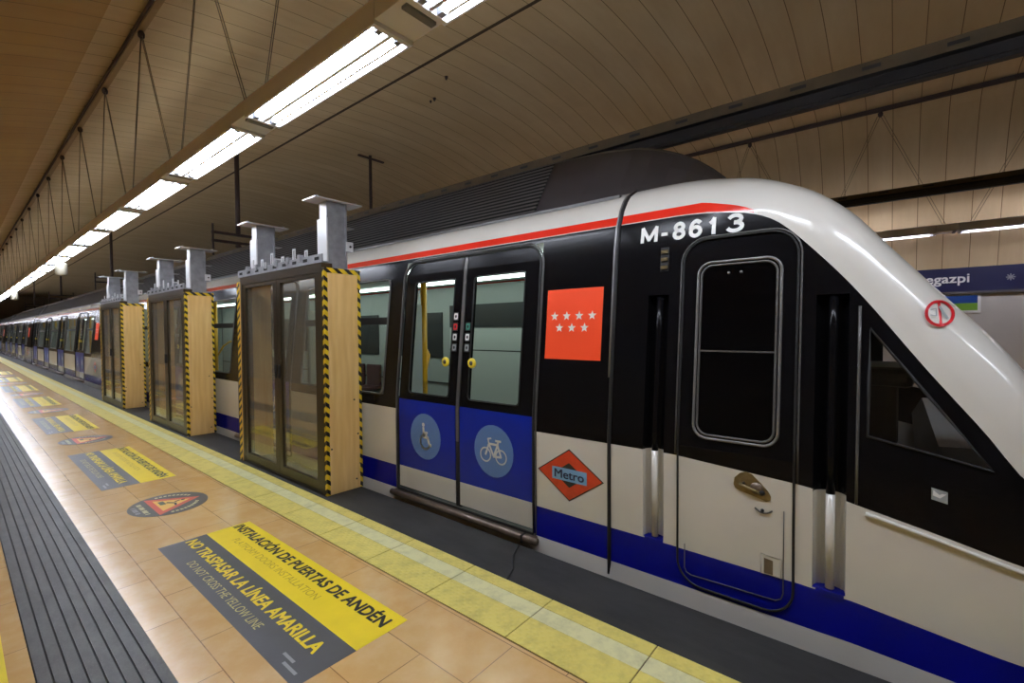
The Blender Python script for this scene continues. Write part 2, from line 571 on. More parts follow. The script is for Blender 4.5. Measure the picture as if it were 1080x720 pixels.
def cut_rect(bm, y0, y1, z0, z1, near=None):
    for co, no in (((0, y0, 0), (0, 1, 0)), ((0, y1, 0), (0, 1, 0)), ((0, 0, z0), (0, 0, 1)), ((0, 0, z1), (0, 0, 1))):
        fs = [f for f in bm.faces if (near is None or f.calc_center_median().x < near)
              and min(v.co.y for v in f.verts) < y1 + .01 and max(v.co.y for v in f.verts) > y0 - .01
              and min(v.co.z for v in f.verts) < z1 + .01 and max(v.co.z for v in f.verts) > z0 - .01]
        g = set(fs)
        for f in fs: g.update(f.edges); g.update(f.verts)
        bmesh.ops.bisect_plane(bm, geom=list(g), plane_co=co, plane_no=no, dist=1e-5)
    dead = [f for f in bm.faces if (near is None or f.calc_center_median().x < near)
            and y0 < f.calc_center_median().y < y1 and z0 < f.calc_center_median().z < z1]
    bmesh.ops.delete(bm, geom=dead, context='FACES')
def cut_poly(bm, poly, near, far=False):
    def sel(f):
        x = f.calc_center_median().x
        return x > 8.0 - near if far else x < near
    n = len(poly)
    ya = min(p[0] for p in poly); yb = max(p[0] for p in poly); za = min(p[1] for p in poly); zb = max(p[1] for p in poly)
    cy = sum(p[0] for p in poly) / n; cz = sum(p[1] for p in poly) / n
    for i in range(n):
        a = poly[i]; b = poly[(i + 1) % n]
        no = (0, -(b[1] - a[1]), b[0] - a[0])
        fs = [f for f in bm.faces if sel(f) and min(v.co.y for v in f.verts) < yb and max(v.co.y for v in f.verts) > ya
              and min(v.co.z for v in f.verts) < zb and max(v.co.z for v in f.verts) > za]
        g = set(fs)
        for f in fs: g.update(f.edges); g.update(f.verts)
        bmesh.ops.bisect_plane(bm, geom=list(g), plane_co=(0, a[0], a[1]), plane_no=no, dist=1e-5)
    def inside(c):
        for i in range(n):
            a = poly[i]; b = poly[(i + 1) % n]
            s1 = (b[0] - a[0]) * (c.z - a[1]) - (b[1] - a[1]) * (c.y - a[0])
            s2 = (b[0] - a[0]) * (cz - a[1]) - (b[1] - a[1]) * (cy - a[0])
            if s1 * s2 < 0: return False
        return True
    dead = [f for f in bm.faces if sel(f) and inside(f.calc_center_median())]
    bmesh.ops.delete(bm, geom=dead, context='FACES')
def map_skin(bm, off, thick=0.0):
    if thick > 0:
        be = [e for e in bm.edges if len(e.link_faces) == 1]
        ins = set()
        r = bmesh.ops.extrude_edge_only(bm, edges=be)
        nv = [v for v in r['geom'] if isinstance(v, bmesh.types.BMVert)]
        ins = set(nv)
        for v in bm.verts:
            v.co.x = X(v.co.z) - off + (thick if v in ins else 0.0)
    else:
        for v in bm.verts: v.co.x = X(v.co.z) - off
    return bm
def skin(mb, poly, off, mats, thick=0.0, lines=(), holes=()):
    bm = skin_bm(poly, off, thick, lines)
    for h in holes: cut_rect(bm, *h)
    map_skin(bm, off, thick)
    mb.addbm(bm, mats); bm.free()
    return mb
def outline_tube(mb, poly, off, r, m, closed=True):
    P = []
    n = len(poly)
    for i in range(n if closed else n - 1):
        a = poly[i]; b = poly[(i + 1) % n]
        k = max(1, int(abs(b[1] - a[1]) / 0.2))
        for j in range(k): P.append((a[0] + (b[0] - a[0]) * j / k, a[1] + (b[1] - a[1]) * j / k))
    if not closed: P.append(poly[-1])
    mb.tube([(X(z) - off, y, z) for y, z in P], r, m, 6, closed)
def stroke(pts, wd):
    """a flat ribbon polygon along pts, as quads"""
    out = []
    for a, b in zip(pts, pts[1:]):
        d = Vector((b[0] - a[0], b[1] - a[1])); L = d.length or 1e-6; d /= L
        n = Vector((-d.y, d.x)) * wd / 2; e = d * wd * 0.25
        out.append([(a[0] - e.x + n.x, a[1] - e.y + n.y), (a[0] - e.x - n.x, a[1] - e.y - n.y), (b[0] + e.x - n.x, b[1] + e.y - n.y), (b[0] + e.x + n.x, b[1] + e.y + n.y)])
    return out
def flat(mb, poly, off, m):
    mb.add([(X(z) - off, y, z) for y, z in poly], [tuple(range(len(poly)))], m)

# ------------------------------------------------------------------ the setting
def strip(name, x0, x1, y0, y1, z0, z1, m):
    return structure(MB().box(x0, x1, y0, y1, z0, z1, m).build(name))
YA, YB = -5.0, 72.0
strip('floor', -2.0, 1.69, YA, YB, -0.3, 0.0, 'stone_tiles')
# grooved dark strip, let into the tiles
g = MB()
g.box(.203, .592, YA, YB, -.02, .0015, 'rubber')
nb = 8; gx0, gx1 = .203, .592
for i in range(nb):
    a = gx0 + (gx1 - gx0) * i / nb + .004; b = gx0 + (gx1 - gx0) * (i + 1) / nb - .003
    g.box(a, b, YA, YB, .0, .007, 'grooved_strip')
structure(g.build('trim_1'))
# tactile edge: yellow, pale line, yellow, in 60 cm pieces
g = MB()
g.box(1.69, 2.10, YA, YB, -.3, -.001, 'joint_dark')
k = -9
while 0.857 + .6 * k < YB - 1:
    y0 = .860 + .6 * k; y1 = y0 + .6 - .006
    g.box(1.695, 1.897, y0, y1, -.02, .004, 'tactile_yellow')
    g.box(1.899, 2.008, y0, y1, -.02, .0035, 'tactile_pale')
    g.box(2.010, 2.100, y0, y1, -.02, .004, 'tactile_yellow')
    k += 1
structure(g.build('trim_2'))
# dark rubber edge of the platform
g = MB()
g.box(2.10, 2.512, YA, YB, -.3, -.004, 'edge_mat')
structure(g.build('trim_3'))
g = MB()
g.tube([(2.115, 1.80, -.002), (2.22, 1.84, .003), (2.35, 1.95, .002), (2.50, 2.02, -.001)], .006, 'edge_mat', 6)
tag(g.build('rubber_seam', origin=(2.3, 1.9, 0)), 'raised seam where two lengths of the black rubber edge strip meet below the bicycle door', 'seam')
structure(MB().box(-2.0, 2.49, YA, YB, -1.6, -.3, 'concrete_dark').build('wall_platform'))
strip('trackbed', 2.45, 9.1, YA, YB, -1.7, -1.55, 'concrete_dark')
strip('floor_2', 9.05, 11.2, YA, YB, -1.5, 0.0, 'stone_tiles')
strip('wall_left', -2.15, -2.0, YA, YB, -.3, 2.6, 'wall_tan')
strip('wall_right', 10.95, 11.1, YA, YB, 0, 2.50, 'wall_white')
strip('wall_back', -2.2, 11.2, YA - .15, YA, -1.6, 5.6, 'wall_tan')
strip('wall_far', -2.2, 11.2, YB, YB + .15, -1.6, 5.6, 'wall_tan')
CX = [-2.1, -1.9, -1.4, -.6, .4, 1.42, 2.5, 4.0, 5.2, 6.1, 7.1, 8.1, 8.9, 9.5, 9.9, 10.3, 10.65, 10.9, 11.0]
CZ = [1.0, 1.6, 2.3, 2.82, 3.25, 3.52, 3.68, 3.84, 3.94, 3.95, 3.88, 3.70, 3.60, 3.52, 3.28, 2.7, 1.95, 1.2, .93]
def ceil_pts(sub=4):
    # smooth the section with Catmull-Rom
    P = [Vector((x, z + 1.5)) for x, z in zip(CX, CZ)]
    out = []
    for i in range(len(P) - 1):
        p0 = P[max(i - 1, 0)]; p1 = P[i]; p2 = P[i + 1]; p3 = P[min(i + 2, len(P) - 1)]
        for j in range(sub):
            t = j / sub
            out.append(0.5 * ((2 * p1) + (p2 - p0) * t + (2 * p0 - 5 * p1 + 4 * p2 - p3) * t * t + (3 * p1 - p0 - 3 * p2 + p3) * t ** 3))
    out.append(P[-1])
    return out
cp = ceil_pts()
g = MB()
n = len(cp)
vs = [(p.x, y, p.y) for y in (YA, YB) for p in cp]
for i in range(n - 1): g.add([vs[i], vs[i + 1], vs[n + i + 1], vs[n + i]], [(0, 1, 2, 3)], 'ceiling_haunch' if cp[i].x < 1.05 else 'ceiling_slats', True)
structure(g.build('ceiling', fix=False))
def ceil_z(x):
    return interp(x, [p.x for p in cp], [p.y for p in cp])
# seam along the vault
g = MB()
sx = 4.52
g.box(sx - .02, sx + .02, YA, YB, ceil_z(sx) - .012, ceil_z(sx) + .03, 'joint_dark')
structure(g.build('trim_4'))

# far wall: name band, poster
o = MB()
o.box(10.90, 10.948, -6 + 1.2, 40, 2.10, 2.50, 'navy_band')
o.box(10.895, 10.948, -4.8, 40, 2.06, 2.10, 'seal_grey')
ya, yb = -.275, -.925
def ft(u, v): return (10.896, ya + (yb - ya) * u, 2.20 + .20 * v)
put_text(o, 'Legazpi', ft, 'white_letter', .02)
for k in range(4):
    a = math.pi * k / 4
    for q in stroke([(-1.40 - .05 * math.cos(a), 2.30 - .05 * math.sin(a)), (-1.40 + .05 * math.cos(a), 2.30 + .05 * math.sin(a))], .016):
        o.add([(10.896, y, z) for y, z in q], [(0, 1, 2, 3)], 'grey_letter')
tag(o.build('station_name_band', origin=(10.95, 0, 2.06)), 'long navy blue name band reading Legazpi along the top of the far white wall', 'sign')
o = MB()
o.box(10.93, 10.95, -1.07, .35, 1.74, 2.055, 'poster_white')
o.box(10.926, 10.931, -1.03, .31, 1.90, 2.03, 'poster_blue')
o.box(10.926, 10.931, -1.03, .31, 1.78, 1.90, 'poster_green')
tag(o.build('wall_poster', origin=(10.94, -.3, 1.74)), 'blue and green poster in a white frame on the wall under the name band', 'poster')

# ------------------------------------------------------------------ light row
PITCH = 1.90
LZ = 3.08
ORD = ['', 'second ', 'third ', 'fourth ', 'fifth ', 'sixth ', 'seventh ', 'eighth ', 'ninth ', 'tenth ', 'eleventh ', 'twelfth ']
def light_unit(name, label, loc, group, tubes, xa=-.125, xb=.125, dark=False):
    t = thing(name, label, 'light fitting', loc, group)
    lx, ly, lz = loc
    h = MB()
    y0, y1 = ly, ly + 1.52
    # trough: top, two flared sides, end plates
    h.box(lx - .011, lx + .011, y0 - .06, y1 + .06, lz + .004, lz + .13, 'housing')
    h.box(lx + xa, lx - .011, y0 - .06, y1 + .06, lz + .10, lz + .13, 'housing')
    for s in (1,):
        h.box(lx + s * .113 - .002, lx + s * .113 + .002, y0 - .06, y1 + .06, lz + .10, lz + .13, 'housing')
    h.box(lx + xa, lx + xa + .012, y0 - .06, y1 + .06, lz, lz + .10, 'housing')
    h.box(lx + xb - .012, lx + xb, y0 - .06, y1 + .06, lz, lz + .036, 'housing')
    h.box(lx + xa, lx + xb, y0 - .06, y0 - .03, lz, lz + .10, 'housing')
    h.box(lx + xa, lx + xb, y1 + .03, y1 + .06, lz, lz + .10, 'housing')
    h.build('housing', t)
    c = MB()
    c.box(lx + xa, lx + xb, y1 + .065, y1 + .315, lz + .02, lz + .13, 'housing')
    c.box(lx + xa + .03, lx + xb - .03, y1 + .09, y1 + .13, lz + .004, lz + .02, 'housing_dark')
    c.build('cover_plate', t)
    r = MB()
    r.box(lx - .112, lx - .012, y0 - .029, y1 + .029, lz + .085, lz + .099, 'reflector')
    r.box(lx + .012, lx + .112 - UPSLOT, y0 - .029, y1 + .029, lz + .085, lz + .099, 'reflector')
    r.build('reflector', t)
    for s in (-1, 1):
        x = lx + s * .062
        tb = MB()
        tb.tube([(x, y0 + .01, lz + .028), (x, y1 - .01, lz + .028)], .019, tubes, 8)
        tb.build('tube', t)
        for ya_, yb_ in ((y0 - .028, y0 + .012), (y1 - .012, y1 + .028)):
            hd = MB(); hd.box(x - .016, x + .016, ya_, yb_, lz + .004, lz + .084, 'housing_dark'); hd.build('lamp_holder', t)
    return t
def copy_tree(o, parent=None):
    c = o.copy(); COL.objects.link(c)
    if parent: c.parent = parent
    ORIGIN[c] = ORIGIN[o]
    for ch in o.children: copy_tree(ch, c)
    return c
proto = None
G = 'twin-tube fittings in the light row over the platform'
LY0 = 2.15
k = -3
while LY0 + PITCH * k < 62:
    y = LY0 + PITCH * k
    if k < -1: lab = 'twin-tube fitting of the platform light row behind the viewer'
    elif k == -1: lab = 'bright twin-tube light fitting cut by the top edge of the picture'
    elif k < 9: lab = 'bright twin-tube light fitting, %swhole one of the platform row from the viewer' % (ORD[k] if k else 'first ')
    else: lab = 'tiny twin-tube light fitting in the far vanishing end of the platform row'
    if proto is None:
        proto = light_unit('light_fitting', lab, (1.555, y, LZ), G, 'tube_light'); o = proto
    else:
        o = copy_tree(proto); o.location = (1.555, y, LZ); o['label'] = lab
    k += 1

# ------------------------------------------------------------------ hanging rail and V wires over the light row
RX, RZ = 1.45, 4.90
g = MB()
g.box(RX - .03, RX + .03, YA + .1, 64, RZ - .03, RZ + .03, 'rail_bronze')
g.box(RX - .045, RX - .03, YA + .1, 64, RZ - .01, RZ + .045, 'dark_steel')
k = 0
y = YA + .5
while y < 62:
    g.tube([(RX, y, RZ + .02), (RX - .02, y, ceil_z(RX) + .03)], .008, 'dark_steel', 6)
    y += PITCH / 2
tag(g.build('hanging_rail', origin=(RX, 0, RZ)), 'thin brown rail under the vault carrying the wires of the platform light row', 'rail')
def wire_pair(name, label, loc, foot_dz, foot_x, group):
    t = thing(name, label, 'hanging wires', loc, group)
    x, y, z = loc
    kb = MB(); kb.lathe((x, y, z - .118), [(.012, 0), (.032, .02), (.034, .06), (.02, .085)], 'dark_steel', 8); kb.build('clamp', t)
    for s in (-1, 1):
        wv = MB()
        for e in (-.018, .018):
            wv.tube([(x, y + s * .02 + e, z - .10), (foot_x, y + s * .80 + e, z - foot_dz)], .0036, 'wire', 5)
        wv.build('wire', t)
    return t
VG = 'wire pairs holding the platform light row'
proto = None
k = -2
y0 = LY0 + 1.70 + .80
for k in range(-3, 32):
    y = y0 + PITCH * k
    if y > 62: break
    if k < 1: lab = 'pair of thin wires leaving the top edge of the picture above the nearest fittings'
    elif k < 7: lab = 'V of thin wires on the rail clamp coming %sfrom the top left corner' % (['first ', 'second ', 'third ', 'fourth ', 'fifth ', 'sixth '][k - 1])
    else: lab = 'tiny V of wires near the far end of the hanging rail'
    if proto is None:
        proto = wire_pair('suspension_wires', lab, (RX, y, RZ), RZ - LZ - .137, 1.50, VG)
    else:
        o = copy_tree(proto); o.location = (RX, y, RZ); o['label'] = lab

# far light row, its rail and wires
FX = 10.05; FLZ = 2.97
proto = None
FG = 'fittings of the light row over the far platform'
for k in range(-6, 2):
    y = -.80 - PITCH * k - 1.5
    if k == 0: lab = 'long fluorescent fitting above the far platform at the right edge'
    elif k == -1: lab = 'fluorescent fitting above the far platform just over the white train nose'
    else: lab = 'far light row fitting hidden by the train or outside the picture'
    if proto is None:
        proto = light_unit('light_fitting', lab, (FX, y, FLZ), FG, 'far_tube_light')
    else:
        o = copy_tree(proto); o.location = (FX, y, FLZ); o['label'] = lab
FRX, FRZ = 9.55, 4.97
g = MB()
g.box(FRX - .03, FRX + .03, YA + .1, 30, FRZ - .03, FRZ + .03, 'dark_steel')
y = YA + .6
while y < 28:
    g.tube([(FRX, y, FRZ + .02), (FRX, y, ceil_z(FRX) + .03)], .008, 'dark_steel', 6)
    y += PITCH
tag(g.build('hanging_rail', origin=(FRX, 0, FRZ)), 'dark rail on the far side of the vault above the far light row', 'rail')
proto = None
FVG = 'wire pairs holding the far light row'
for k, lab in ((-1, 'V of thin wires on the far rail at the right edge of the picture'), (0, 'V of thin wires on the far rail above the white train nose'), (1, 'V of thin wires on the far rail beside the dark roof fairing end')):
    y = .24 + PITCH * k
    if proto is None: proto = wire_pair('suspension_wires', lab, (FRX, y, FRZ), FRZ - FLZ - .137, FX, FVG)
    else:
        o = copy_tree(proto); o.location = (FRX, y, FRZ); o['label'] = lab

# ------------------------------------------------------------------ overhead conductor rails
def conductor(x, z0, z1, label, y1=66):
    g = MB()
    h = z1 - z0
    prof = [(-.03, 0), (-.03, .12 * h), (-.022, .16 * h), (-.022, .50 * h), (-.045, .58 * h), (-.045, h), (.045, h), (.045, .58 * h), (.022, .50 * h), (.022, .16 * h), (.03, .12 * h), (.03, 0)]
    n = len(prof)
    vs = [(x + a, y, z0 + b) for y in (YA + .05, y1) for a, b in prof]
    for i in range(n):
        j = (i + 1) % n
        g.add([vs[i], vs[j], vs[n + j], vs[n + i]], [(0, 1, 2, 3)], 'conductor_top' if i in (4, 5, 6) else 'conductor_dark')
    g.add(vs[:n], [tuple(range(n))], 'conductor_dark'); g.add(vs[n:], [tuple(range(n))], 'conductor_dark')
    # oval slots in the upper flange and the clamp bolts
    y = -2.0
    while y < 12:
        g.box(x - .047, x - .0445, y, y + .10, z0 + .74 * h, z0 + .86 * h, 'conductor_dark')
        y += .42
    return tag(g.build('conductor_rail', origin=(x, 0, z0)), label, 'overhead rail')
conductor(4.0, 3.075, 3.275, 'dark overhead conductor rail running above the roof of the train')
conductor(7.6, 3.09, 3.23, 'dark overhead conductor rail of the empty far track')
def catenary_support(y, x, label, zb=3.29, pole_r=.045):
    t = thing('conductor_support', label, 'overhead support', (x, y, zb), 'supports of the overhead conductor rail')
    p = MB(); p.tube([(x, y, zb + .25), (x, y, ceil_z(x) + .02)], pole_r, 'dark_steel', 10); p.build('pole', t)
    b = MB()
    b.box(x - .50, x + .50, y - .03, y + .03, zb + .25, zb + .30, 'dark_steel')
    b.box(x - .50, x + .50, y - .03, y + .03, zb + .08, zb + .13, 'dark_steel')
    b.build('crossbar', t)
    for s in (-1, 1):
        h = MB(); h.tube([(x + s * .48, y, zb - .2), (x + s * .48, y, zb + .45)], .022, 'dark_steel', 8); h.build('hanger', t)
    i = MB(); i.lathe((x, y, zb), [(.03, 0), (.06, .02), (.06, .05), (.03, .06), (.06, .075), (.03, .085)], 'dark_steel', 12); i.build('insulator', t)
    return t
catenary_support(10.9, 4.0, 'brown overhead support pole rising to the vault above the second platform door unit')
catenary_support(23.0, 4.0, 'overhead support pole above the posts of the farthest platform door unit')
catenary_support(35.5, 4.0, 'overhead support with square frame under the white loudspeaker')
catenary_support(48.0, 4.0, 'small overhead support farthest along the train roof')
t = thing('ceiling_rod', 'single thin brown rod hanging from a flat bracket on the vault above the train doors', 'rod', (6.15, 9.2, 4.0))
p = MB(); p.tube([(6.15, 9.2, 3.6), (6.15, 9.2, ceil_z(6.15))], .035, 'dark_steel', 8); p.build('rod', t)
p = MB(); p.box(5.85, 6.5, 9.17, 9.23, ceil_z(6.15) - .08, ceil_z(6.15) - .05, 'dark_steel'); p.build('bracket', t)
for i, (xx, yy, lab) in enumerate(((5.0, 5.42, 'small dark hook on the vault right of the nearest whole light fitting'), (5.35, 6.1, 'faint pair of dark fixing holes on the vault left of the small hook'))):
    h = MB(); h.lathe((xx, yy, ceil_z(xx) - .05), [(.012, 0), (.02, .02), (.03, .06)], 'dark_steel', 8)
    if i: h.lathe((xx + .02, yy + .12, ceil_z(xx) - .04), [(.010, 0), (.016, .02), (.02, .05)], 'dark_steel', 8)
    tag(h.build('ceiling_hook', origin=(xx, yy, ceil_z(xx))), lab, 'hook')
for yy, lab in ((14.1, 'white round loudspeaker hanging under the light row'), (25.5, 'small pale loudspeaker far along under the light row'), (38.0, 'tiny pale loudspeaker at the far end of the light row')):
    t = thing('loudspeaker', lab, 'loudspeaker', (1.555, yy, LZ), 'loudspeakers under the light row')
    s = MB(); s.lathe((1.60, yy, LZ - .33), [(.07, 0), (.10, .01), (.105, .05), (.105, .25), (.09, .28)], 'ivory', 18); s.build('body', t)
    s = MB(); s.lathe((1.60, yy, LZ - .05), [(.015, 0), (.015, .048)], 'dark_steel', 8); s.build('stem', t)

# ------------------------------------------------------------------ floor notices
def notice(label, y1, y0, group):
    """sheet from y1 (far, start of the lines) to y0 (near end)"""
    xl, xm, xr = .889, 1.184, 1.482
    g = MB()
    g.box(xl, xm, y0, y1, 0, .0012, 'sign_grey')
    g.box(xm, xr, y0, y1, 0, .0012, 'sign_yellow')
    z = .0017
    def line(s, a, b, xa, xb, m, bold):
        put_text(g, s, lambda u, v: (xa + (xb - xa) * v, y1 - a + (b - a) * -u, z), m, bold)
    line('INSTALACIÓN DE PUERTAS DE ANDÉN', .02, 1.94, 1.352, 1.452, 'black_letter', .032)
    line('PLATFORM DOORS INSTALLATION', .26, 1.44, 1.262, 1.312, 'sign_yellow_thin', .0)
    line('NO TRASPASAR LA LÍNEA AMARILLA', .04, 1.86, 1.038, 1.135, 'sign_yellow', .032)
    line('DO NOT CROSS THE YELLOW LINE', .40, 1.46, .945, .995, 'sign_letter_pale', .0)
    for k in range(2):
        g.box(.925 + .03 * k, .94 + .03 * k, y0 + .07 + .08 * k, y0 + .19 + .06 * k, .0012, .0016, 'grey_letter')
    return tag(g.build('floor_notice', origin=(1.185, (y0 + y1) / 2, 0)), label, 'floor notice', group)
NG = 'yellow and grey notices on the platform floor'
n0 = notice('large yellow and grey floor notice nearest the viewer, all its lines readable', 3.935, 1.94, NG)
labs = ['second nearest yellow and grey floor notice, beyond the round warning sticker', 'third nearest yellow and grey floor notice', 'fourth yellow and grey floor notice from the viewer', 'fifth yellow and grey floor notice, small and pale', 'faint yellow and grey floor notice far up the platform']
for k in range(1, 7):
    o = n0.copy(); COL.objects.link(o); o.location.y += 3.86 * k
    o['label'] = labs[min(k, 5) - 1]
def warning(label, cy, group):
    g = MB()
    cx = 1.195; R = .31; r = .285
    def disc(rx, ry, z, m, n=36): g.add([(cx + rx * math.cos(2 * math.pi * i / n), cy + ry * math.sin(2 * math.pi * i / n), z) for i in range(n)], [tuple(range(n))], m)
    g.poly_prism([(cx + r * math.cos(2 * math.pi * i / 36), cy + R * math.sin(2 * math.pi * i / 36)) for i in range(36)], 0, .0012, 'oval_dark')
    z = .0016
    def tri(s, z, m, o=0.0):
        g.add([(cx + .235 * s + o, cy, z), (cx - .125 * s + o, cy + .255 * s, z), (cx - .125 * s + o, cy - .255 * s, z)], [(0, 1, 2)], m)
    tri(1.0, z, 'oval_red'); tri(.66, z + .0004, 'oval_yellow')
    # black falling figure and edge in the triangle
    def P(pts, m): g.add([(cx + a, cy + b, z + .0008) for a, b in pts], [tuple(range(len(pts)))], m)
    P([(-.06, .10), (-.06, .0), (-.02, .0), (-.02, .10)], 'oval_green')
    P([(-.02, .03), (.03, -.03), (.045, -.015), (.0, .045)], 'black_letter')
    P([(.03, -.03), (.02, -.09), (.035, -.09), (.05, -.02)], 'black_letter')
    P([(.05, .0), (.09, .02), (.085, .035), (.04, .02)], 'black_letter')
    g.add([(cx + .108 + .016 * math.cos(i), cy + .02 + .016 * math.sin(i), z + .0008) for i in [2 * math.pi * q / 10 for q in range(10)]], [tuple(range(10))], 'black_letter')
    # worn lettering bands around the rim
    for s in (-1, 1):
        for i in range(9):
            a = math.radians(28 + 8.2 * i); rr = .245
            x, y = cx + math.cos(a) * rr * .92 - .02, cy + s * math.sin(a) * rr
            dx, dy = -math.sin(a) * .011, s * math.cos(a) * .011
            nx, ny = math.cos(a) * .014, s * math.sin(a) * .014
            g.add([(x - dx - nx, y - dy - ny, z), (x + dx - nx, y + dy - ny, z), (x + dx + nx, y + dy + ny, z), (x - dx + nx, y - dy + ny, z)], [(0, 1, 2, 3)], 'oval_pale')
    for i, (xa, half) in enumerate(((-.185, .17), (-.235, .10))):
        m = int(half / .022)
        for q in range(-m, m + 1):
            if (q + i) % 5 == 4: continue
            g.add([(cx + xa - .015, cy + q * .022 - .008, z), (cx + xa - .015, cy + q * .022 + .008, z), (cx + xa + .018, cy + q * .022 + .008, z), (cx + xa + .018, cy + q * .022 - .008, z)], [(0, 1, 2, 3)], 'oval_pale' if i == 0 else 'grey_letter')
    return tag(g.build('warning_sticker', origin=(cx, cy, 0)), label, 'floor sticker', group)
WG = 'round warning stickers between the floor notices'
n0 = warning('round dark floor sticker with red and yellow triangle, nearest the viewer', 4.90, WG)
labs = ['second nearest round triangle sticker on the floor, beyond the second notice', 'third nearest round triangle sticker on the platform floor', 'fourth round triangle sticker from the viewer, a thin streak', 'tiny round triangle sticker far up the platform']
for k in range(1, 6):
    o = n0.copy(); COL.objects.link(o); o.location.y += 3.86 * k
    o['label'] = labs[min(k, 4) - 1]
g = MB(); g.box(-.22, .128, .9, 3.45, 0, .002, 'sign_yellow')
tag(g.build('floor_sticker', origin=(-.05, 2.2, 0)), 'plain yellow sheet on the tiles at the bottom left corner, left of the grooved strip', 'floor sticker')

# ------------------------------------------------------------------ platform door units
def door_unit(label, group):
    y0 = 3.97; y1 = 5.94; xa, xb = 2.156, 2.52
    t = thing('platform_door_unit', label, 'platform door', ((xa + xb) / 2, (y0 + y1) / 2, 0), group)
    def panel(ya, yb, hazard_near):
        p = MB(); p.box(xa, xb, ya, yb, 0, 2.075, 'plywood'); pn = p.build('plywood_panel', t)
        h = MB()
        f = ya - .002 if hazard_near else yb + .002
        e = .0025 if hazard_near else -.0025
        def edge(x0, x1, z0, z1):
            # slightly ragged strip of tape
            n = max(2, int((z1 - z0) / .045)) if (z1 - z0) > (x1 - x0) else 1
            for i in range(n):
                za = z0 + (z1 - z0) * i / n; zb = z0 + (z1 - z0) * (i + 1) / n
                j = random.uniform(-.004, .004)
                if n > 1:
                    if x0 < (xa + xb) / 2: h.box(x0, x1 + j, min(f, f + e), max(f, f + e), za, zb, 'hazard_tape')
                    else: h.box(x0 + j, x1, min(f, f + e), max(f, f + e), za, zb, 'hazard_tape')
                else: h.box(x0, x1, min(f, f + e), max(f, f + e), za, zb, 'hazard_tape')
        edge(xa, xa + .034, 0, 2.075); edge(xb - .026, xb, 0, 2.075); edge(xa + .034, xb - .026, 2.03, 2.075)
        h.box(xa - .003, xa - .001, ya, yb, 0, 2.075, 'hazard_tape')
        h.box(xb + .001, xb + .003, ya, yb, 0, 2.075, 'hazard_tape')
        h.build('hazard_tape', pn)
        sc = MB()
        for (cx, cz) in ((.285, .85), (.30, .09), (.05, .42), (.32, .52)):
            sc.lathe((xa + cx, ya - .001 if hazard_near else yb + .001, cz), [(.008, -.004), (.008, .004)], 'black_letter', 8, 'y')
        sc.build('screw', pn)
        return pn
    panel(y0, y0 + .028, True)
    pl = panel(y1 - .028, y1, False)
    # wooden return strip beside the far jamb
    b = MB(); b.box(xa, xa + .03, y1 - .10, y1 - .03, 0, 2.075, 'plywood'); bt = b.build('batten', t)
    h = MB(); h.box(xa - .003, xa - .001, y1 - .068, y1 - .03, 0, 2.075, 'hazard_tape'); h.build('hazard_tape', bt)
    ja, jb = y0 + .031, y1 - .102
    fr = MB()
    fr.box(xa - .004, xa + .10, ja, ja + .055, 0, 2.12, 'bronze_frame')
    fr.box(xa - .004, xa + .10, jb - .055, jb, 0, 2.12, 'bronze_frame')
    fr.box(xa - .004, xa + .12, ja + .055, jb - .055, 2.035, 2.12, 'bronze_frame')
    fr.box(xa - .004, xa + .10, ja + .055, jb - .055, 0, .022, 'bronze_frame')
    fr.build('frame', t)
    mid = (ja + jb) / 2
    for (a, c) in ((ja + .057, mid - .003), (mid + .003, jb - .057)):
        d = MB()
        d.box(xa, xa + .04, a, a + .078, .025, 2.032, 'bronze_frame')
        d.box(xa, xa + .04, c - .078, c, .025, 2.032, 'bronze_frame')
        d.box(xa, xa + .04, a + .078, c - .078, .025, .115, 'bronze_frame')
        d.box(xa, xa + .04, a + .078, c - .078, 1.995, 2.032, 'bronze_frame')
        dl = d.build('door_leaf', t)
        g = MB(); g.box(xa + .014, xa + .024, a + .07, c - .07, .105, 2.0, 'pane_clear'); g.build('pane', dl)
        g = MB()
        e = a + .035 if a > mid else c - .035
        g.box(xa - .012, xa, e - .012, e + .012, 1.02, 1.16, 'rubber'); g.build('handle', dl)
    # posts with a top plate
    for pa, pb in ((y0 + .13, y0 + .30), (y1 - .29, y1 - .12)):
        p = MB()
        p.box(xa + .105, xa + .12, pa, pb, 2.075, 2.56, 'steel_bright')
        p.box(xa + .12, xa + .30, (pa + pb) / 2 - .07, (pa + pb) / 2 - .058, 2.075, 2.72, 'steel')
        p.box(xa + .12, xa + .30, (pa + pb) / 2 + .058, (pa + pb) / 2 + .07, 2.075, 2.72, 'steel')
        p.box(xa + .12, xa + .135, pa + .02, pb - .02, 2.56, 2.72, 'steel_bright')
        p.box(xa + .30, xa + .315, pa, pb, 2.075, 2.72, 'steel')
        post = p.build('post', t)
        q = MB(); q.box(xa - .015, xa + .465, pa - .03, pb + .04, 2.72, 2.732, 'steel_bright')
        for s in (xa + .03, xa + .42):
            q.lathe((s, pa + .02, 2.732), [(.014, 0), (.014, .018)], 'steel', 8); q.lathe((s, pb - .01, 2.732), [(.014, 0), (.014, .018)], 'steel', 8)
        q.build('top_plate', post)
        q = MB(); q.box(xa + .315, xa + .41, pa + .03, pb - .03, 2.50, 2.508, 'steel'); q.build('shelf_bracket', post)
        q = MB(); q.box(xa + .30, xa + .375, pa - .006, pa, 2.27, 2.36, 'steel_bright'); q.lathe((xa + .345, pa - .01, 2.315), [(.012, 0), (.012, .008)], 'rubber', 8, 'y'); q.build('clip', post)
    r = MB()
    r.box(xa + .0, xa + .012, y0 + .03, y1 - .03, 2.125, 2.20, 'steel')
    r.box(xa + .012, xa + .09, y0 + .03, y1 - .03, 2.125, 2.137, 'steel')
    n = 9
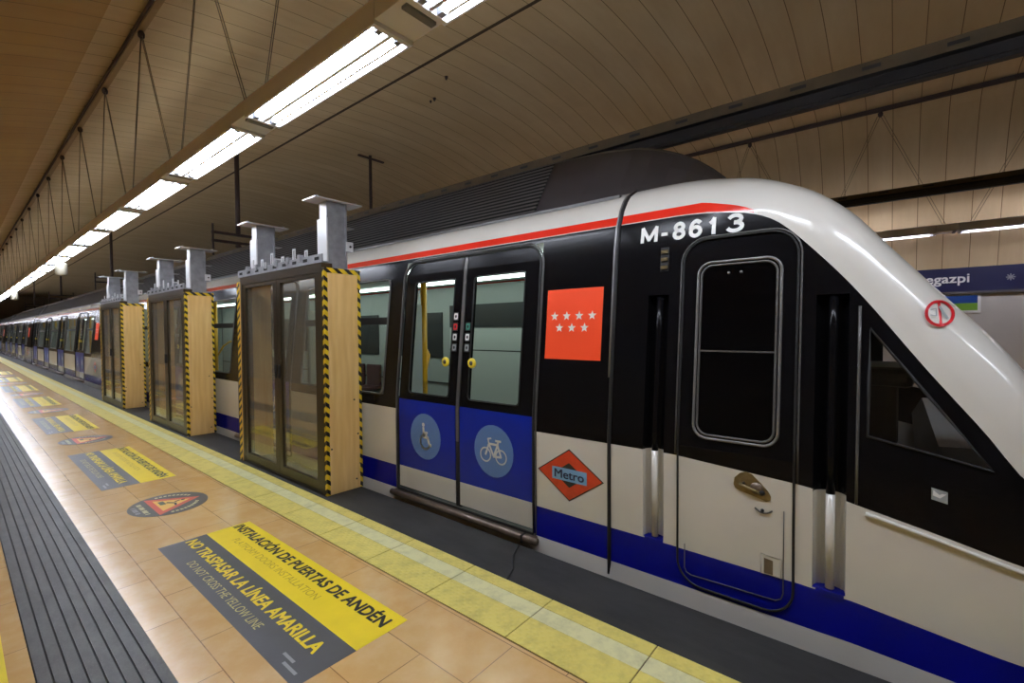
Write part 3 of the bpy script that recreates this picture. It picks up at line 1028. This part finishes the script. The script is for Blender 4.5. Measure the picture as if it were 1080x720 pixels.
    for i in range(n):
        yy = y0 + .12 + (y1 - y0 - .24) * i / (n - 1)
        r.box(xa - .002, xa + .001, yy - .04, yy + .04, 2.150, 2.178, 'gap_dark')
    r.build('top_rail', t)
    for i in range(6):
        yy = y0 + .36 + (y1 - y0 - .75) * i / 5
        q = MB(); hgt = (.07, .11, .06, .12, .08, .10)[i]
        q.box(xa + .02, xa + .026, yy - .028, yy - .014, 2.137, 2.20 + hgt, 'steel_bright')
        q.box(xa + .02, xa + .026, yy + .014, yy + .028, 2.137, 2.20 + hgt, 'steel_bright')
        q.box(xa + .02, xa + .026, yy - .014, yy + .014, 2.20 + hgt - .014, 2.20 + hgt, 'steel_bright')
        q.box(xa - .012, xa + .03, yy + .06, yy + .11, 2.165, 2.23, 'steel')
        q.build('lug', t)
    return t
UG = 'boxed platform doors standing on the platform edge'
u0 = door_unit('nearest boxed glass platform door with plywood end and hazard tape', UG)
for k, lab in ((1, 'middle boxed glass platform door of the three along the platform edge'), (2, 'farthest boxed glass platform door of the three, narrow in view')):
    o = copy_tree(u0); o.location.y += 3.87 * k; o['label'] = lab

# ------------------------------------------------------------------ the train
def body_mesh(stations, y_flat=1.3):
    """rows of the half section per station -> list of (x, z), with the material of every strip"""
    rows = []
    for y in stations:
        d = drop(y) if y < 1.22 else 0.0
        zt = 2.26 - d
        kb, bt, bb, kt = kB(y), bT(y), bB(y), min(kT(y), zt - .03)
        if y >= 0.56:
            tip = min(1.0, (y - .56) / .30)
            rb = kt + .006 + (.0) * (1 - tip)
            rb = max(rb, min(2.160, zt - .07 + .0))
            rt = rb + .001 + (min(2.222, zt - .012) - rb) * tip ** .6
            rt = min(rt, zt - .004)
        else:
            rb = kt + .35 * (zt - kt); rt = kt + .36 * (zt - kt)
        tp_ = taper(y)
        side = [(-.95), bb, bt, kb]
        z = kb
        mids = [kb + (kt - kb) * i / 8 for i in range(1, 8)]
        zs = [-.95, -.14, bb, bt, kb] + mids + [kt, rb, rt]
        pts = [(X(zz) + tp_ - (.032 if i < 2 else 0.0), zz) for i, zz in enumerate(zs)]
        x0 = X(zt) + tp_
        sx = (4.0 - x0) / 1.21
        pts += [(x0 + u * sx, zt + v) for u, v in up_at(y)]
        rows.append(pts)
    n = len(rows[0])
    mats = ['body_white', 'body_white', 'body_blue', 'body_white'] + ['body_black'] * 8 + ['body_white', 'body_red', 'body_white'] + ['body_white'] * 6
    return rows, mats, n
def make_car(label, ya, yb, doors, windows, nose=False, lod=0, offset=0.0):
    t = thing('metro_train_car', label, 'train car', (4.0, (ya + yb) / 2, -.95), 'cars of the metro train')
    # --- body shell
    if nose:
        st = [-.97 + .04 * i for i in range(int((1.36 + .97) / .04) + 1)] + [1.36, yb]
    else:
        st = [ya, yb]
    rows, mats, n = body_mesh(st if nose else [2.0, 3.0])
    bm = bmesh.new()
    names = sorted(set(mats)) + ['pane_cab', 'roof_dark', 'rubber']
    near_fs = []
    for side in (1, -1):
        vs = [[bm.verts.new((x if side == 1 else 8.0 - x, y, z)) for x, z in r] for y, r in zip(st, rows)]
        for i in range(len(st) - 1):
            for j in range(n - 1):
                q = [vs[i][j], vs[i][j + 1], vs[i + 1][j + 1], vs[i + 1][j]]
                if side == -1: q.reverse()
                f = bm.faces.new(q)
                m = mats[j]
                if nose and m == 'body_red' and st[i] < .555: m = 'body_white'
                if nose and j >= n - 3 and -.78 < st[i] < .02: m = 'pane_cab'
                f.material_index = names.index(m); f.smooth = True
        ends = ((0, -1),) if nose else ((0, -1), (-1, 1))
        for e, s in (((0, 0), (-1, 0)) if True else ()):
            q = vs[e]
            poly = q + [bm.verts.new((4.0, st[e], -.95))]
            f = bm.faces.new(poly if side == 1 else poly[::-1]); f.material_index = names.index('body_white' if (nose and e == 0) else 'body_black')
    bmesh.ops.remove_doubles(bm, verts=bm.verts[:], dist=1e-4)
    for (a, b) in doors: cut_rect(bm, a, b, .055, 2.125, 3.0)
    for (a, b) in windows: cut_rect(bm, a, b, .90, 1.99, 3.0)
    if nose:
        FARWIN = [(.093, 1.66), (.097, 1.013), (-.40, .93), (-.20, 1.36)]
        TRI = [(.093, 1.495), (.097, 1.013), (-.299, .931)]
        cut_poly(bm, TRI, 3.0)
        cut_poly(bm, FARWIN, 3.0, True)
        cut_rect(bm, 1.027, 1.151, .275, 1.70, 3.0)
        cut_rect(bm, .171, .301, .265, 1.66, 3.0)
    for e in bm.edges:
        if len(e.link_faces) == 2 and e.calc_face_angle(0) > math.radians(35): e.smooth = False
    mb = MB(); mb.addbm(bm, names); bm.free()
    mb.sm = [True] * len(mb.sm)
    body = mb.build('body', t, fix=False)
    # --- passenger doors
    for di, (a, b) in enumerate(doors):
        mid = (a + b) / 2
        for (c, d, far) in ((a + .015, mid - .028, False), (mid + .028, b - .015, True)):
            hinge_hi = d if far else None
            rs = (0, 0, .13, 0) if far else (0, 0, 0, .13)
            poly = rrect(c, d, .092, 2.108, 0, 6, rs)
            gl = (c + .13, d - .085, .95, 1.93) if not far else (c + .085, d - .13, .95, 1.93)
            m = MB()
            skin(m, poly, -.004, ['body_white', 'door_blue', 'body_black'], .03, (((c, .277), (d, .277)), ((c, .887), (d, .887))), (gl,))
            leaf = m.build('door_leaf', t)
            p = MB(); skin(p, rrect(gl[0] - .012, gl[1] + .012, gl[2] - .012, gl[3] + .012, .03), -.012, ['pane_tint']); p.build('pane', leaf)
            if lod > 1: continue
            p = MB(); outline_tube(p, rrect(gl[0], gl[1], gl[2], gl[3], .03), -.004, .006, 'rubber'); p.build('pane_gasket', leaf)
            ce = d if not far else c          # edge at the middle of the doorway
            s = -1 if not far else 1
            # button and small stickers along the meeting edge
            bt_ = MB(); by = ce + s * .125
            bt_.lathe((X(1.24) - .006, by, 1.24), [(.040, .0), (.040, -.012), (.024, -.016)], 'button_yellow', 18, 'x')
            bt_.lathe((X(1.24) - .012, by, 1.24), [(.02, .0), (.018, -.012)], 'seal_grey', 14, 'x')
            bt_.build('door_button', leaf)
            stk = MB(); cols = ['decal_grey', 'sticker_white', 'sticker_teal'] if not far else ['decal_grey', 'sticker_white', 'sticker_red', 'sticker_white']
            for q, cm in enumerate(cols):
                zc = 1.36 + .085 * q
                yy = ce + s * .045
                flat(stk, rrect(yy - .03, yy + .03, zc - .035, zc + .035, .006), .0, 'decal_black')
                flat(stk, rrect(yy - .022, yy + .022, zc - .026, zc + .026, .01), .001, cm)
                flat(stk, circle(yy, zc, .011, .013, 10), .002, 'decal_black')
            stk.build('notice_stickers', leaf)
            cy, cz = (c + d) / 2 + (.0 if far else .0), .586
            em = MB()
            skin(em, circle(cy, cz, .198), .0, ['sticker_blue'])
            def ring(yc, zc, r, wd, a0=0, a1=360, n=22):
                pts = [(yc + r * math.cos(math.radians(a0 + (a1 - a0) * i / n)), zc + r * math.sin(math.radians(a0 + (a1 - a0) * i / n))) for i in range(n + 1)]
                for q in stroke(pts, wd): flat(em, q, .0015, 'white_letter')
            def ln(pts, wd=.017):
                for q in stroke([(cy - u, cz + v) for u, v in pts], wd): flat(em, q, .0015, 'white_letter')
            if not far:
                # bicycle (u to the right in view)
                ring(cy + .078, cz - .035, .052, .012); ring(cy - .078, cz - .035, .052, .012)
                ln([(-.078, -.035), (-.042, .052), (.045, .052), (.078, -.035)]); ln([(-.042, .052), (.005, -.04), (.045, .052)])
                ln([(.005, -.04), (.078, -.035)]); ln([(-.042, .052), (-.052, .088), (-.02, .095)], .013); ln([(.045, .052), (.05, .078)]); ln([(.025, .082), (.075, .082)], .016)
                em.build('bicycle_sticker', leaf)
            else:
                flat(em, circle(cy + .022, cz + .10, .018, None, 12), .0015, 'white_letter')
                ln([(-.022, .075), (-.018, -.005), (.035, -.005), (.055, -.07), (.075, -.068)], .024)
                ln([(-.02, .035), (.03, .035)], .018)
                ring(cy + .0, cz - .045, .062, .020, -150, 110)
                em.build('wheelchair_sticker', leaf)
        fr = MB()
        poly = rrect(a, b, .062, 2.118, 0, 8, (0, 0, .15, .15))
        outline_tube(fr, poly, .004, .010, 'rubber'); outline_tube(fr, rrect(a - .02, b + .02, .062, 2.135, 0, 8, (0, 0, .17, .17)), .003, .007, 'seal_grey')
        fr.build('door_surround', t)
        cs = MB(); skin(cs, [(mid - .026, .07), (mid + .026, .07), (mid + .026, 2.11), (mid - .026, 2.11)], -.010, ['rubber'], .02)
        skin(cs, [(mid - .016, .6), (mid + .016, .6), (mid + .016, 2.10), (mid - .016, 2.10)], -.004, ['seal_grey'])
        cs.build('centre_seal', t)
        sl = MB()
        sl.tube([(2.565, a - .05, .028), (2.565, b + .06, .028)], .026, 'sill_metal', 10)
        sl.box(2.57, 2.64, a - .03, b + .03, .03, .052, 'sill_metal')
        sl.box(2.536, 2.592, a + .06, a + .075, .0, .056, 'rubber')
        sl.build('door_sill', t)
    # --- windows
    for (a, b) in windows:
        f = MB(); outline_tube(f, rrect(a, b, .90, 1.99, .05), .001, .010, 'seal_grey')
        f.box(X(1.60) - .004, X(1.60) + .03, a, b, 1.56, 1.63, 'rubber')
        wf = f.build('window_frame', t)
        p = MB(); skin(p, [(a - .01, .89), (b + .01, .89), (b + .01, 2.0), (a - .01, 2.0)], -.010, ['pane_tint']); p.build('pane', wf)
    # --- interior
    ia = 1.60 if nose else ya + .15
    ib = yb - .15
    it = MB()
    it.box(2.66, 5.34, ia, ib, .0, .03, 'cabin_floor'); it.build('cabin_floor', t)
    it = MB(); it.box(2.95, 5.05, ia, ib, 2.20, 2.22, 'cabin_light'); it.build('cabin_ceiling', t)
    it = MB()
    it.box(5.22, 5.24, ia, ib, .03, 2.2, 'cabin_grey')
    it.box(5.19, 5.222, ia, 5.6 if nose else ia + .1, .03, 1.53, 'cabin_light'); it.box(5.186, 5.222, ia, 5.6 if nose else ia + .1, 1.185, 1.20, 'cabin_dark')
    it.box(5.188, 5.222, ia, 5.6 if nose else ia + .1, 1.55, 1.90, 'cabin_dark')
    yy = 5.8 if nose else ia + .4
    while yy + 1.2 < ib:
        it.box(5.20, 5.222, yy, yy + 1.2, 1.05, 1.80, 'cabin_dark')
        it.box(5.205, 5.222, yy + 1.32, yy + 1.36, .05, 2.1, 'cabin_dark')
        yy += 1.8
    it.box(5.20, 5.222, ia, ib, .62, .64, 'cabin_dark')
    it.build('cabin_wall', t)
    it = MB(); it.box(2.79, 5.21, ia - .03, ia, .0, 2.19, 'cabin_grey'); it.box(2.79, 5.21, ib, ib + .03, 0, 2.19, 'cabin_grey'); it.build('cabin_bulkhead', t)
    for lx in (3.45, 4.55):
        ls = MB(); ls.box(lx - .035, lx + .035, ia + .2, ib - .2, 2.165, 2.199, 'cabin_strip'); ls.build('cabin_light', t)
    if lod < 2:
        for (a, b) in doors:
            for yy, s in ((a - .10, 1), (b + .10, -1)):
                pt = MB(); pt.box(2.80, 2.965, yy - .012, yy + .012, .03, 1.75, 'cabin_light'); pt.box(2.78, 2.80, yy - .02, yy + .02, .03, 2.0, 'cabin_grey'); pt.build('partition', t)
                pl = MB(); pl.tube([(3.0, yy, .03), (3.0, yy, 2.2)], .030, 'pole_yellow', 12)
                pl.tube([(3.0, yy, 1.05), (3.10, yy - s * .05, 1.25), (3.16, yy - s * .18, 1.33), (3.16, yy - s * .5, 1.33)], .016, 'pole_yellow', 8); pl.build('grab_pole', t)
            pl = MB(); pl.tube([(4.0, (a + b) / 2, .03), (4.0, (a + b) / 2, 2.2)], .022, 'pole_yellow', 10); pl.build('grab_pole', t)
        for (a, b) in windows:
            k = int((b - a) / .5)
            for i in range(k):
                y = a + .02 + (b - a) * i / k
                for xs in ((2.78, 4.80) if y > 6 else (2.78,)):
                    sb = MB(); sb.box(xs, xs + .40, y, y + .42, .40, .46, 'seat_red'); bx = xs if xs < 4 else xs + .36
                    sb.box(bx, bx + .05, y, y + .42, .46, .86, 'seat_red'); sb.box(xs + .05, xs + .35, y + .08, y + .34, .03, .40, 'cabin_dark')
                    sb.build('seat', t, bevel=.012)
    # --- roof fairing with louvres
    rf = MB()
    lo0 = 2.2 if nose else ya + .6
    lo1 = yb - .3
    # louvred flank: stacked slats
    ns = 13
    p0 = Vector((2.945, 2.425)); p1 = Vector((3.235, 2.875))
    lv = MB()
    for i in range(ns):
        a = p0.lerp(p1, i / ns); b = p0.lerp(p1, (i + .34) / ns); c = p0.lerp(p1, (i + 1) / ns)
        lv.add([(a.x, lo0, a.y), (a.x, lo1, a.y), (b.x - .012, lo1, b.y), (b.x - .012, lo0, b.y)], [(0, 1, 2, 3)], 'louvre_dark')
        lv.add([(b.x - .012, lo0, b.y), (b.x - .012, lo1, b.y), (c.x + .012, lo1, c.y - .012), (c.x + .012, lo0, c.y - .012)], [(0, 1, 2, 3)], 'gap_dark')
        lv.add([(c.x + .012, lo0, c.y - .012), (c.x + .012, lo1, c.y - .012), (c.x, lo1, c.y), (c.x, lo0, c.y)], [(0, 1, 2, 3)], 'gap_dark')
    lv.build('louvre', t, fix=False)
    sec = [(2.945, 2.40), (3.0, 2.50), (3.12, 2.70), (3.235, 2.875), (3.34, 2.925), (3.6, 2.95), (4.0, 2.96)]
    if nose:
        fy = [.80, .84, .90, .98, 1.08, 1.2, 1.35, 1.5, 1.8, lo0]
        hs = [.02, .14, .27, .42, .56, .69, .81, .89, .97, 1.0]
    else:
        fy = [ya + .05, lo0]; hs = [1.0, 1.0]
    fy = fy + [lo1, yb - .02]; hs = hs + [1.0, 1.0]
    full = sec + [(8.0 - x, z) for x, z in sec[-2::-1]]
    vs = []
    for y, h in zip(fy, hs):
        for x, z in full:
            zb_ = 2.36
            xx = 4.0 + (x - 4.0) * (1 - .10 * (1 - h))
            vs.append((xx, y, zb_ + (z - zb_) * h))
    n2 = len(full)
    for i in range(len(fy) - 1):
        for j in range(n2 - 1):
            if fy[i] >= lo0 - 1e-6 and fy[i + 1] <= lo1 + 1e-6 and j < 3: continue
            rf.add([vs[i * n2 + j], vs[i * n2 + j + 1], vs[(i + 1) * n2 + j + 1], vs[(i + 1) * n2 + j]], [(0, 1, 2, 3)], 'roof_dark', True)
    rf.add([vs[j] for j in range(n2)], [tuple(range(n2))], 'roof_dark'); rf.add([vs[-n2 + j] for j in range(n2)], [tuple(range(n2))], 'roof_dark')
    rf.build('roof_fairing', t, fix=True)
    gt = MB(); gt.box(2.90, 2.935, (1.45 if nose else ya + .1), yb - .05, 2.385, 2.405, 'seal_grey'); gt.build('rain_gutter', t)
    # --- regional flag panel
    fy0, fy1 = (1.455, 1.890) if nose else (ya + 1.25, ya + 1.70)
    fl = MB(); skin(fl, [(fy0, 1.30), (fy1, 1.30), (fy1, 1.775), (fy0, 1.775)], .002, ['flag_orange'], .003)
    def star(y, z, r):
        flat(fl, [(y + (r if i % 2 == 0 else r * .42) * math.sin(math.pi * i / 5), z + (r if i % 2 == 0 else r * .42) * math.cos(math.pi * i / 5)) for i in range(10)], .004, 'white_letter')
    for i in range(4): star(fy1 - .068 - .098 * i, 1.592, .033)
    for i in range(3): star(fy1 - .112 - .098 * i, 1.512, .033)
    fl.build('flag_panel', t)
    if lod < 2:
        cy = (1.43 + 1.945) / 2 - .022 if nose else fy0 + .2
        cy = 1.664 if nose else cy
        md = MB()
        hw, hh = .245, .165; cz = .535
        dm = [(cy + hw, cz), (cy, cz + hh), (cy - hw, cz), (cy, cz - hh)]
        flat(md, [(cy + hw + .012, cz), (cy, cz + hh + .01), (cy - hw - .012, cz), (cy, cz - hh - .01)], .002, 'decal_black')
        flat(md, dm, .003, 'metro_red')
        flat(md, [(cy + .12, cz), (cy, cz + .083), (cy - .12, cz), (cy, cz - .083)], .004, 'decal_black')
        flat(md, [(cy + .135, cz - .042), (cy + .135, cz + .042), (cy - .135, cz + .042), (cy - .135, cz - .042)], .005, 'metro_blue')
        put_text(md, 'Metro', lambda u, v: (X(cz) - .006, cy + .115 - .23 * u, cz - .028 + .058 * v), 'navy_band', .02)
        md.build('metro_emblem', t)
    if not nose:
        # dark rubber gangway to the neighbour
        gw = MB()
        for (a, b) in ((yb, yb + .16),):
            for i in range(4):
                gw.box(2.86, 5.14, a + .04 * i, a + .04 * i + .028, -.2, 2.15, 'rubber')
        gw.build('gangway', t)
        return t
    gw = MB()
    for i in range(4): gw.box(2.86, 5.14, yb + .04 * i, yb + .04 * i + .028, -.2, 2.15, 'rubber')
    gw.build('gangway', t)
    # ================= cab end details =================
    js = MB()
    zz = [-.6, .0, .4, .85, 1.2, 1.6, 2.0, 2.1, 2.15, 2.2, 2.26]
    js.tube([(X(z) - .002, 1.372, z) for z in zz] + [(2.835, 1.372, 2.325), (2.88, 1.372, 2.37), (2.97, 1.372, 2.42), (3.08, 1.372, 2.46)], .013, 'rubber', 6)
    js.tube([(X(z) - .008, 1.385, z) for z in zz[4:]] + [(2.83, 1.385, 2.33), (2.875, 1.385, 2.375)], .008, 'rim_grey', 6)
    js.build('joint_seal', t)
    # running number
    nm = MB()
    def arc(cx, cy, rx, ry, a0, a1, n=14):
        return [(cx + rx * math.cos(math.radians(a0 + (a1 - a0) * i / n)), cy + ry * math.sin(math.radians(a0 + (a1 - a0) * i / n))) for i in range(n + 1)]
    glyphs = [(0, .183, [[(0, 0), (0, 1), (.5, .12), (1, 1), (1, 0)]]),
              (.21, .296, [[(0, .40), (1, .40)]]),
              (.338, .465, [arc(.5, .76, .42, .24, 0, 360, 20), arc(.5, .26, .5, .26, 0, 360, 20)]),
              (.50, .625, [arc(.5, .30, .5, .30, 0, 360, 20), arc(.55, .52, .55, .48, 180, 50, 10)]),
              (.685, .755, [[(0, .74), (.35, .80), (.9, 1), (.9, 0)]]),
              (.845, 1.0, [arc(.48, .76, .44, .24, 155, -90, 14), arc(.48, .27, .52, .27, 90, -155, 14)])]
    hw = .0105
    for u0, u1, lines in glyphs:
        for ln in lines:
            P = [(1.217 - .582 * u0 - hw - (.582 * (u1 - u0) - 2 * hw) * x, 2.018 + hw + (.106 - 2 * hw) * y) for x, y in ln]
            for i, q in enumerate(stroke(P, 2 * hw)): flat(nm, q, .003 + .0002 * (i % 3), 'white_letter')
    nm.build('running_number', t)
    mk = MB()
    mk.add([(X(z) - .002, y, z) for y, z in [(1.035, 1.84), (1.085, 1.84), (1.085, 1.98), (1.035, 1.98)]], [(0, 1, 2, 3)], 'rubber')
    for z in (1.865, 1.913, 1.957): mk.box(X(z) - .014, X(z), 1.040, 1.08, z - .012, z + .006, 'brass')
    mk.build('marker_lamps', t)
    # cab door
    a, b = .384, .938
    ln_ = (((a, bT(a)), (b, bT(b))), ((a, kB(a)), (b, kB(b))))
    cd = MB(); poly = rrect(a, b, .085, 1.985, .12, 8)
    skin(cd, poly, .004, ['body_blue', 'body_white', 'body_black'], .012, ln_)
    door = cd.build('cab_door', t)
    s = MB(); P = rrect(a - .006, b + .006, .079, 2.0, .13, 8)
    up = [p for p in P]
    outline_tube(s, P, .004, .006, 'rubber')
    Pg = [(b + .02, .80)] + [q for q in rrect(a - .02, b + .02, .0, 2.012, .14, 8) if q[1] > 1.0] + [(a - .02, .75)]
    outline_tube(s, Pg, .003, .0045, 'seal_grey', False)
    outline_tube(s, [(b - .035, .30), (b - .035, .17), (b - .045, .145), (b - .07, .135), (a + .07, .145), (a + .045, .16), (a + .036, .19), (a + .035, .60)], .006, .0025, 'seal_grey', False)
    s.build('door_gasket', door)
    wn = MB(); outline_tube(wn, rrect(.450, .860, .908, 1.865, .07, 6), .008, .0075, 'rim_grey'); outline_tube(wn, rrect(.468, .842, .926, 1.847, .06, 6), .009, .006, 'seal_grey')
    wfr = wn.build('window_frame', door)
    pn = MB(); skin(pn, rrect(.455, .855, .913, 1.86, .065, 6), .007, ['pane_black']); pn.box(X(1.38) - .010, X(1.38) - .006, .47, .84, 1.375, 1.383, 'seal_grey')
    for yy in (.70, .64): pn.lathe((X(1.80) - .008, yy, 1.80), [(.008, 0), (.008, -.003)], 'rim_grey', 8, 'x')
    pn.build('pane', wfr)
    hd = MB(); teardrop = [(.650, .690), (.645, .725), (.620, .752), (.590, .765), (.565, .758), (.525, .722), (.490, .685), (.476, .660), (.478, .640), (.495, .630), (.56, .648), (.62, .660), (.642, .672)]
    skin(hd, teardrop, .007, ['brass'], .003)
    hd.lathe((X(.7) - .012, .54, .69), [(.0301, .004), (.028, -.004)], 'sill_metal', 16, 'x')
    hd.lathe((X(.7) - .016, .515, .672), [(.014, .004), (.012, -.006)], 'decal_black', 12, 'x')
    hd.lathe((X(.7) - .013, .60, .705), [(.008, .004), (.006, -.004)], 'decal_black', 8, 'x')
    hd.tube([(X(.6) - .014, .62, .70), (X(.6) - .022, .57, .685), (X(.6) - .014, .52, .668)], .008, 'brass', 8)
    hd.build('door_handle', door)
    lk = MB(); lk.tube([(X(.58) - .009, .548 - .0045 * i * 2.2, .59 - .02 * math.sin(math.pi * i / 8)) for i in range(9)], .004, 'seal_grey', 6)
    lk.lathe((X(.58) - .008, .513, .583), [(.009, 0), (.008, -.006)], 'decal_black', 10, 'x'); lk.build('lock', door)
    sp = MB(); flat(sp, [(.430, .265), (.518, .265), (.518, .362), (.430, .355)], .0065, 'body_white'); flat(sp, [(.465, .268), (.505, .268), (.505, .345), (.465, .340)], .0075, 'sill_metal')
    outline_tube(sp, [(.430, .265), (.518, .265), (.518, .362), (.430, .355)], .0065, .004, 'body_white'); sp.build('step_recess', door)
    # grab rails in recessed channels
    for (c0, c1, z0, z1) in ((1.027, 1.151, .275, 1.70), (.171, .301, .265, 1.66)):
        ch = MB(); c = (c0 + c1) / 2; hw = (c1 - c0) / 2
        kb = kB(c)
        zl = [z0, kb, .85, 1.2, 1.6, z1]
        nA = 10
        for i in range(len(zl) - 1):
            for j in range(nA):
                def pt(z, jj):
                    an = math.pi * jj / nA
                    return (X(z) + .075 * math.sin(an) ** .7 if 0 < jj < nA else X(z), c - hw * math.cos(an), z)
                ch.add([pt(zl[i], j), pt(zl[i], j + 1), pt(zl[i + 1], j + 1), pt(zl[i + 1], j)], [(0, 1, 2, 3)], 'body_white' if i == 0 else 'body_black', True)
        for z in (z0, z1):
            ch.add([(X(z) + (.075 * math.sin(math.pi * j / nA) ** .7 if 0 < j < nA else 0), c - hw * math.cos(math.pi * j / nA), z) for j in range(nA + 1)], [tuple(range(nA + 1))], 'body_blue' if z == z0 else 'body_black')
        rc = ch.build('rail_recess', t, fix=False)
        pl = MB(); pl.tube([(X(z) + .022, c - .003, z) for z in (z0 + .01, kb)], .019, 'body_white', 12)
        pl.tube([(X(z) + .022, c - .003, z) for z in (kb, .9, 1.2, 1.5, z1 - .01)], .019, 'body_black', 12)
        pl.box(X(z0) - .004, X(z0) + .05, c - .06, c + .05, z0 - .02, z0 + .004, 'body_blue')
        pl.build('grab_rail', rc)
    # side window of the cab with black surround line
    sw = MB(); outline_tube(sw, [(.131, 1.60), (.134, .704)], .003, .006, 'seal_grey', False)
    outline_tube(sw, TRI, .001, .007, 'rubber'); fr_ = sw.build('cab_window', t)
    pn = MB(); skin(pn, TRI, -.004, ['pane_cab']); pn.build('pane', fr_)
    pn = MB(); pn.add([(8.0 - X(z) - .004, y, z) for y, z in FARWIN], [(0, 1, 2, 3)], 'pane_cab'); pn.build('far_pane', t)
    # ledge under the cab window
    ld = MB()
    ys = [.10 - .048 * i for i in range(12)]
    ld.tube([(X(kB(y)) + taper(y) - .004, y, kB(y) - .022) for y in ys], .010, 'body_white', 8); ld.build('window_ledge', t)
    # white label and the prohibition roundel
    lb = MB(); flat(lb, [(-.118, .783), (-.168, .772), (-.168, .822), (-.118, .832)], .003, 'decal_grey'); flat(lb, [(-.122, .800), (-.145, .792), (-.164, .812), (-.150, .812), (-.143, .806), (-.124, .822)], .004, 'sticker_white'); lb.build('white_label', t)
    rd = MB(); cy, cz = -.154, 1.567
    def sx_(y, z):
        d = drop(y); zt = 2.26 - d; x0 = X(zt) + taper(y); sx = (4 - x0) / 1.21
        if z <= zt: return X(z) + taper(y) - .006
        return interp(z - zt, [v for u, v in up_at(y)], [x0 + u * sx for u, v in up_at(y)]) - .006
    def fl2(poly, m, e=0.0): rd.add([(sx_(y, z) - e, y, z) for y, z in poly], [tuple(range(len(poly)))], m)
    def strokes2(pts, wd, m, e):
        for q in stroke(pts, wd): fl2(q, m, e)
    cy, cz = -.140, 1.560
    N = 32
    strokes2([(cy + .044 * math.cos(2 * math.pi * i / N), cz + .052 * math.sin(2 * math.pi * i / N)) for i in range(N + 1)], .011, 'ring_red', .003)
    strokes2([(cy + .002, cz + .05), (cy - .002, cz - .05)], .009, 'ring_red', .004)
    strokes2([(cy + .0, cz + .028), (cy - .012, cz + .0), (cy - .024, cz - .022)], .009, 'decal_grey', .003)
    strokes2([(cy + .03, cz + .015), (cy + .012, cz + .02), (cy + .012, cz - .012), (cy + .03, cz - .008)], .004, 'decal_grey', .003)
    rd.build('prohibition_sticker', t)
    # cab inside: seat, desk, back wall
    ci = MB()
    ci.box(2.70, 5.3, .20, .23, -.2, 1.0, 'cabin_dark'); ci.box(2.72, 5.28, -.55, 1.5, -.05, -.02, 'cabin_floor')
    ci.build('cab_bulkhead', t)
    ds = MB(); ds.poly_prism([(-.62, .0), (-.62, .72), (-.40, .95), (-.16, .93), (-.10, .80), (-.16, .0)], 3.0, 5.0, 'decal_grey', 'yz'); ds.build('driving_desk', t)
    se = MB(); se.box(3.0, 3.5, -.01, .16, .9, 1.27, 'cabin_dark'); se.box(2.98, 3.55, -.07, .16, 1.20, 1.30, 'cabin_dark'); se.build('driver_seat', t, bevel=.03)
    return t

carA = make_car('nearest car of the train with white sloping cab nose and running number', -.97, 15.7, [(1.96, 3.51), (5.62, 7.15), (9.35, 10.9), (13.1, 14.65)],
                [(3.74, 5.35), (7.50, 9.1), (11.2, 12.85)], nose=True)
dB = [(16.0 + 3.0 + 3.9 * i, 16.0 + 4.55 + 3.9 * i) for i in range(4)]
wB = [(d[1] + .3, d[1] + 2.05) for d in dB[:3]] + [(17.95, 18.8)]
carB = make_car('middle car of the train, its orange flag seen just left of the farthest boxed door', 15.9, 33.0, dB, wB, lod=1)
o = copy_tree(carB); o.location.y += 17.4
o['label'] = 'third car of the train, small at the far left end of the platform'
o = copy_tree(carB); o.location.y += 34.8
o['label'] = 'last car of the train, a sliver at the left edge of the picture'
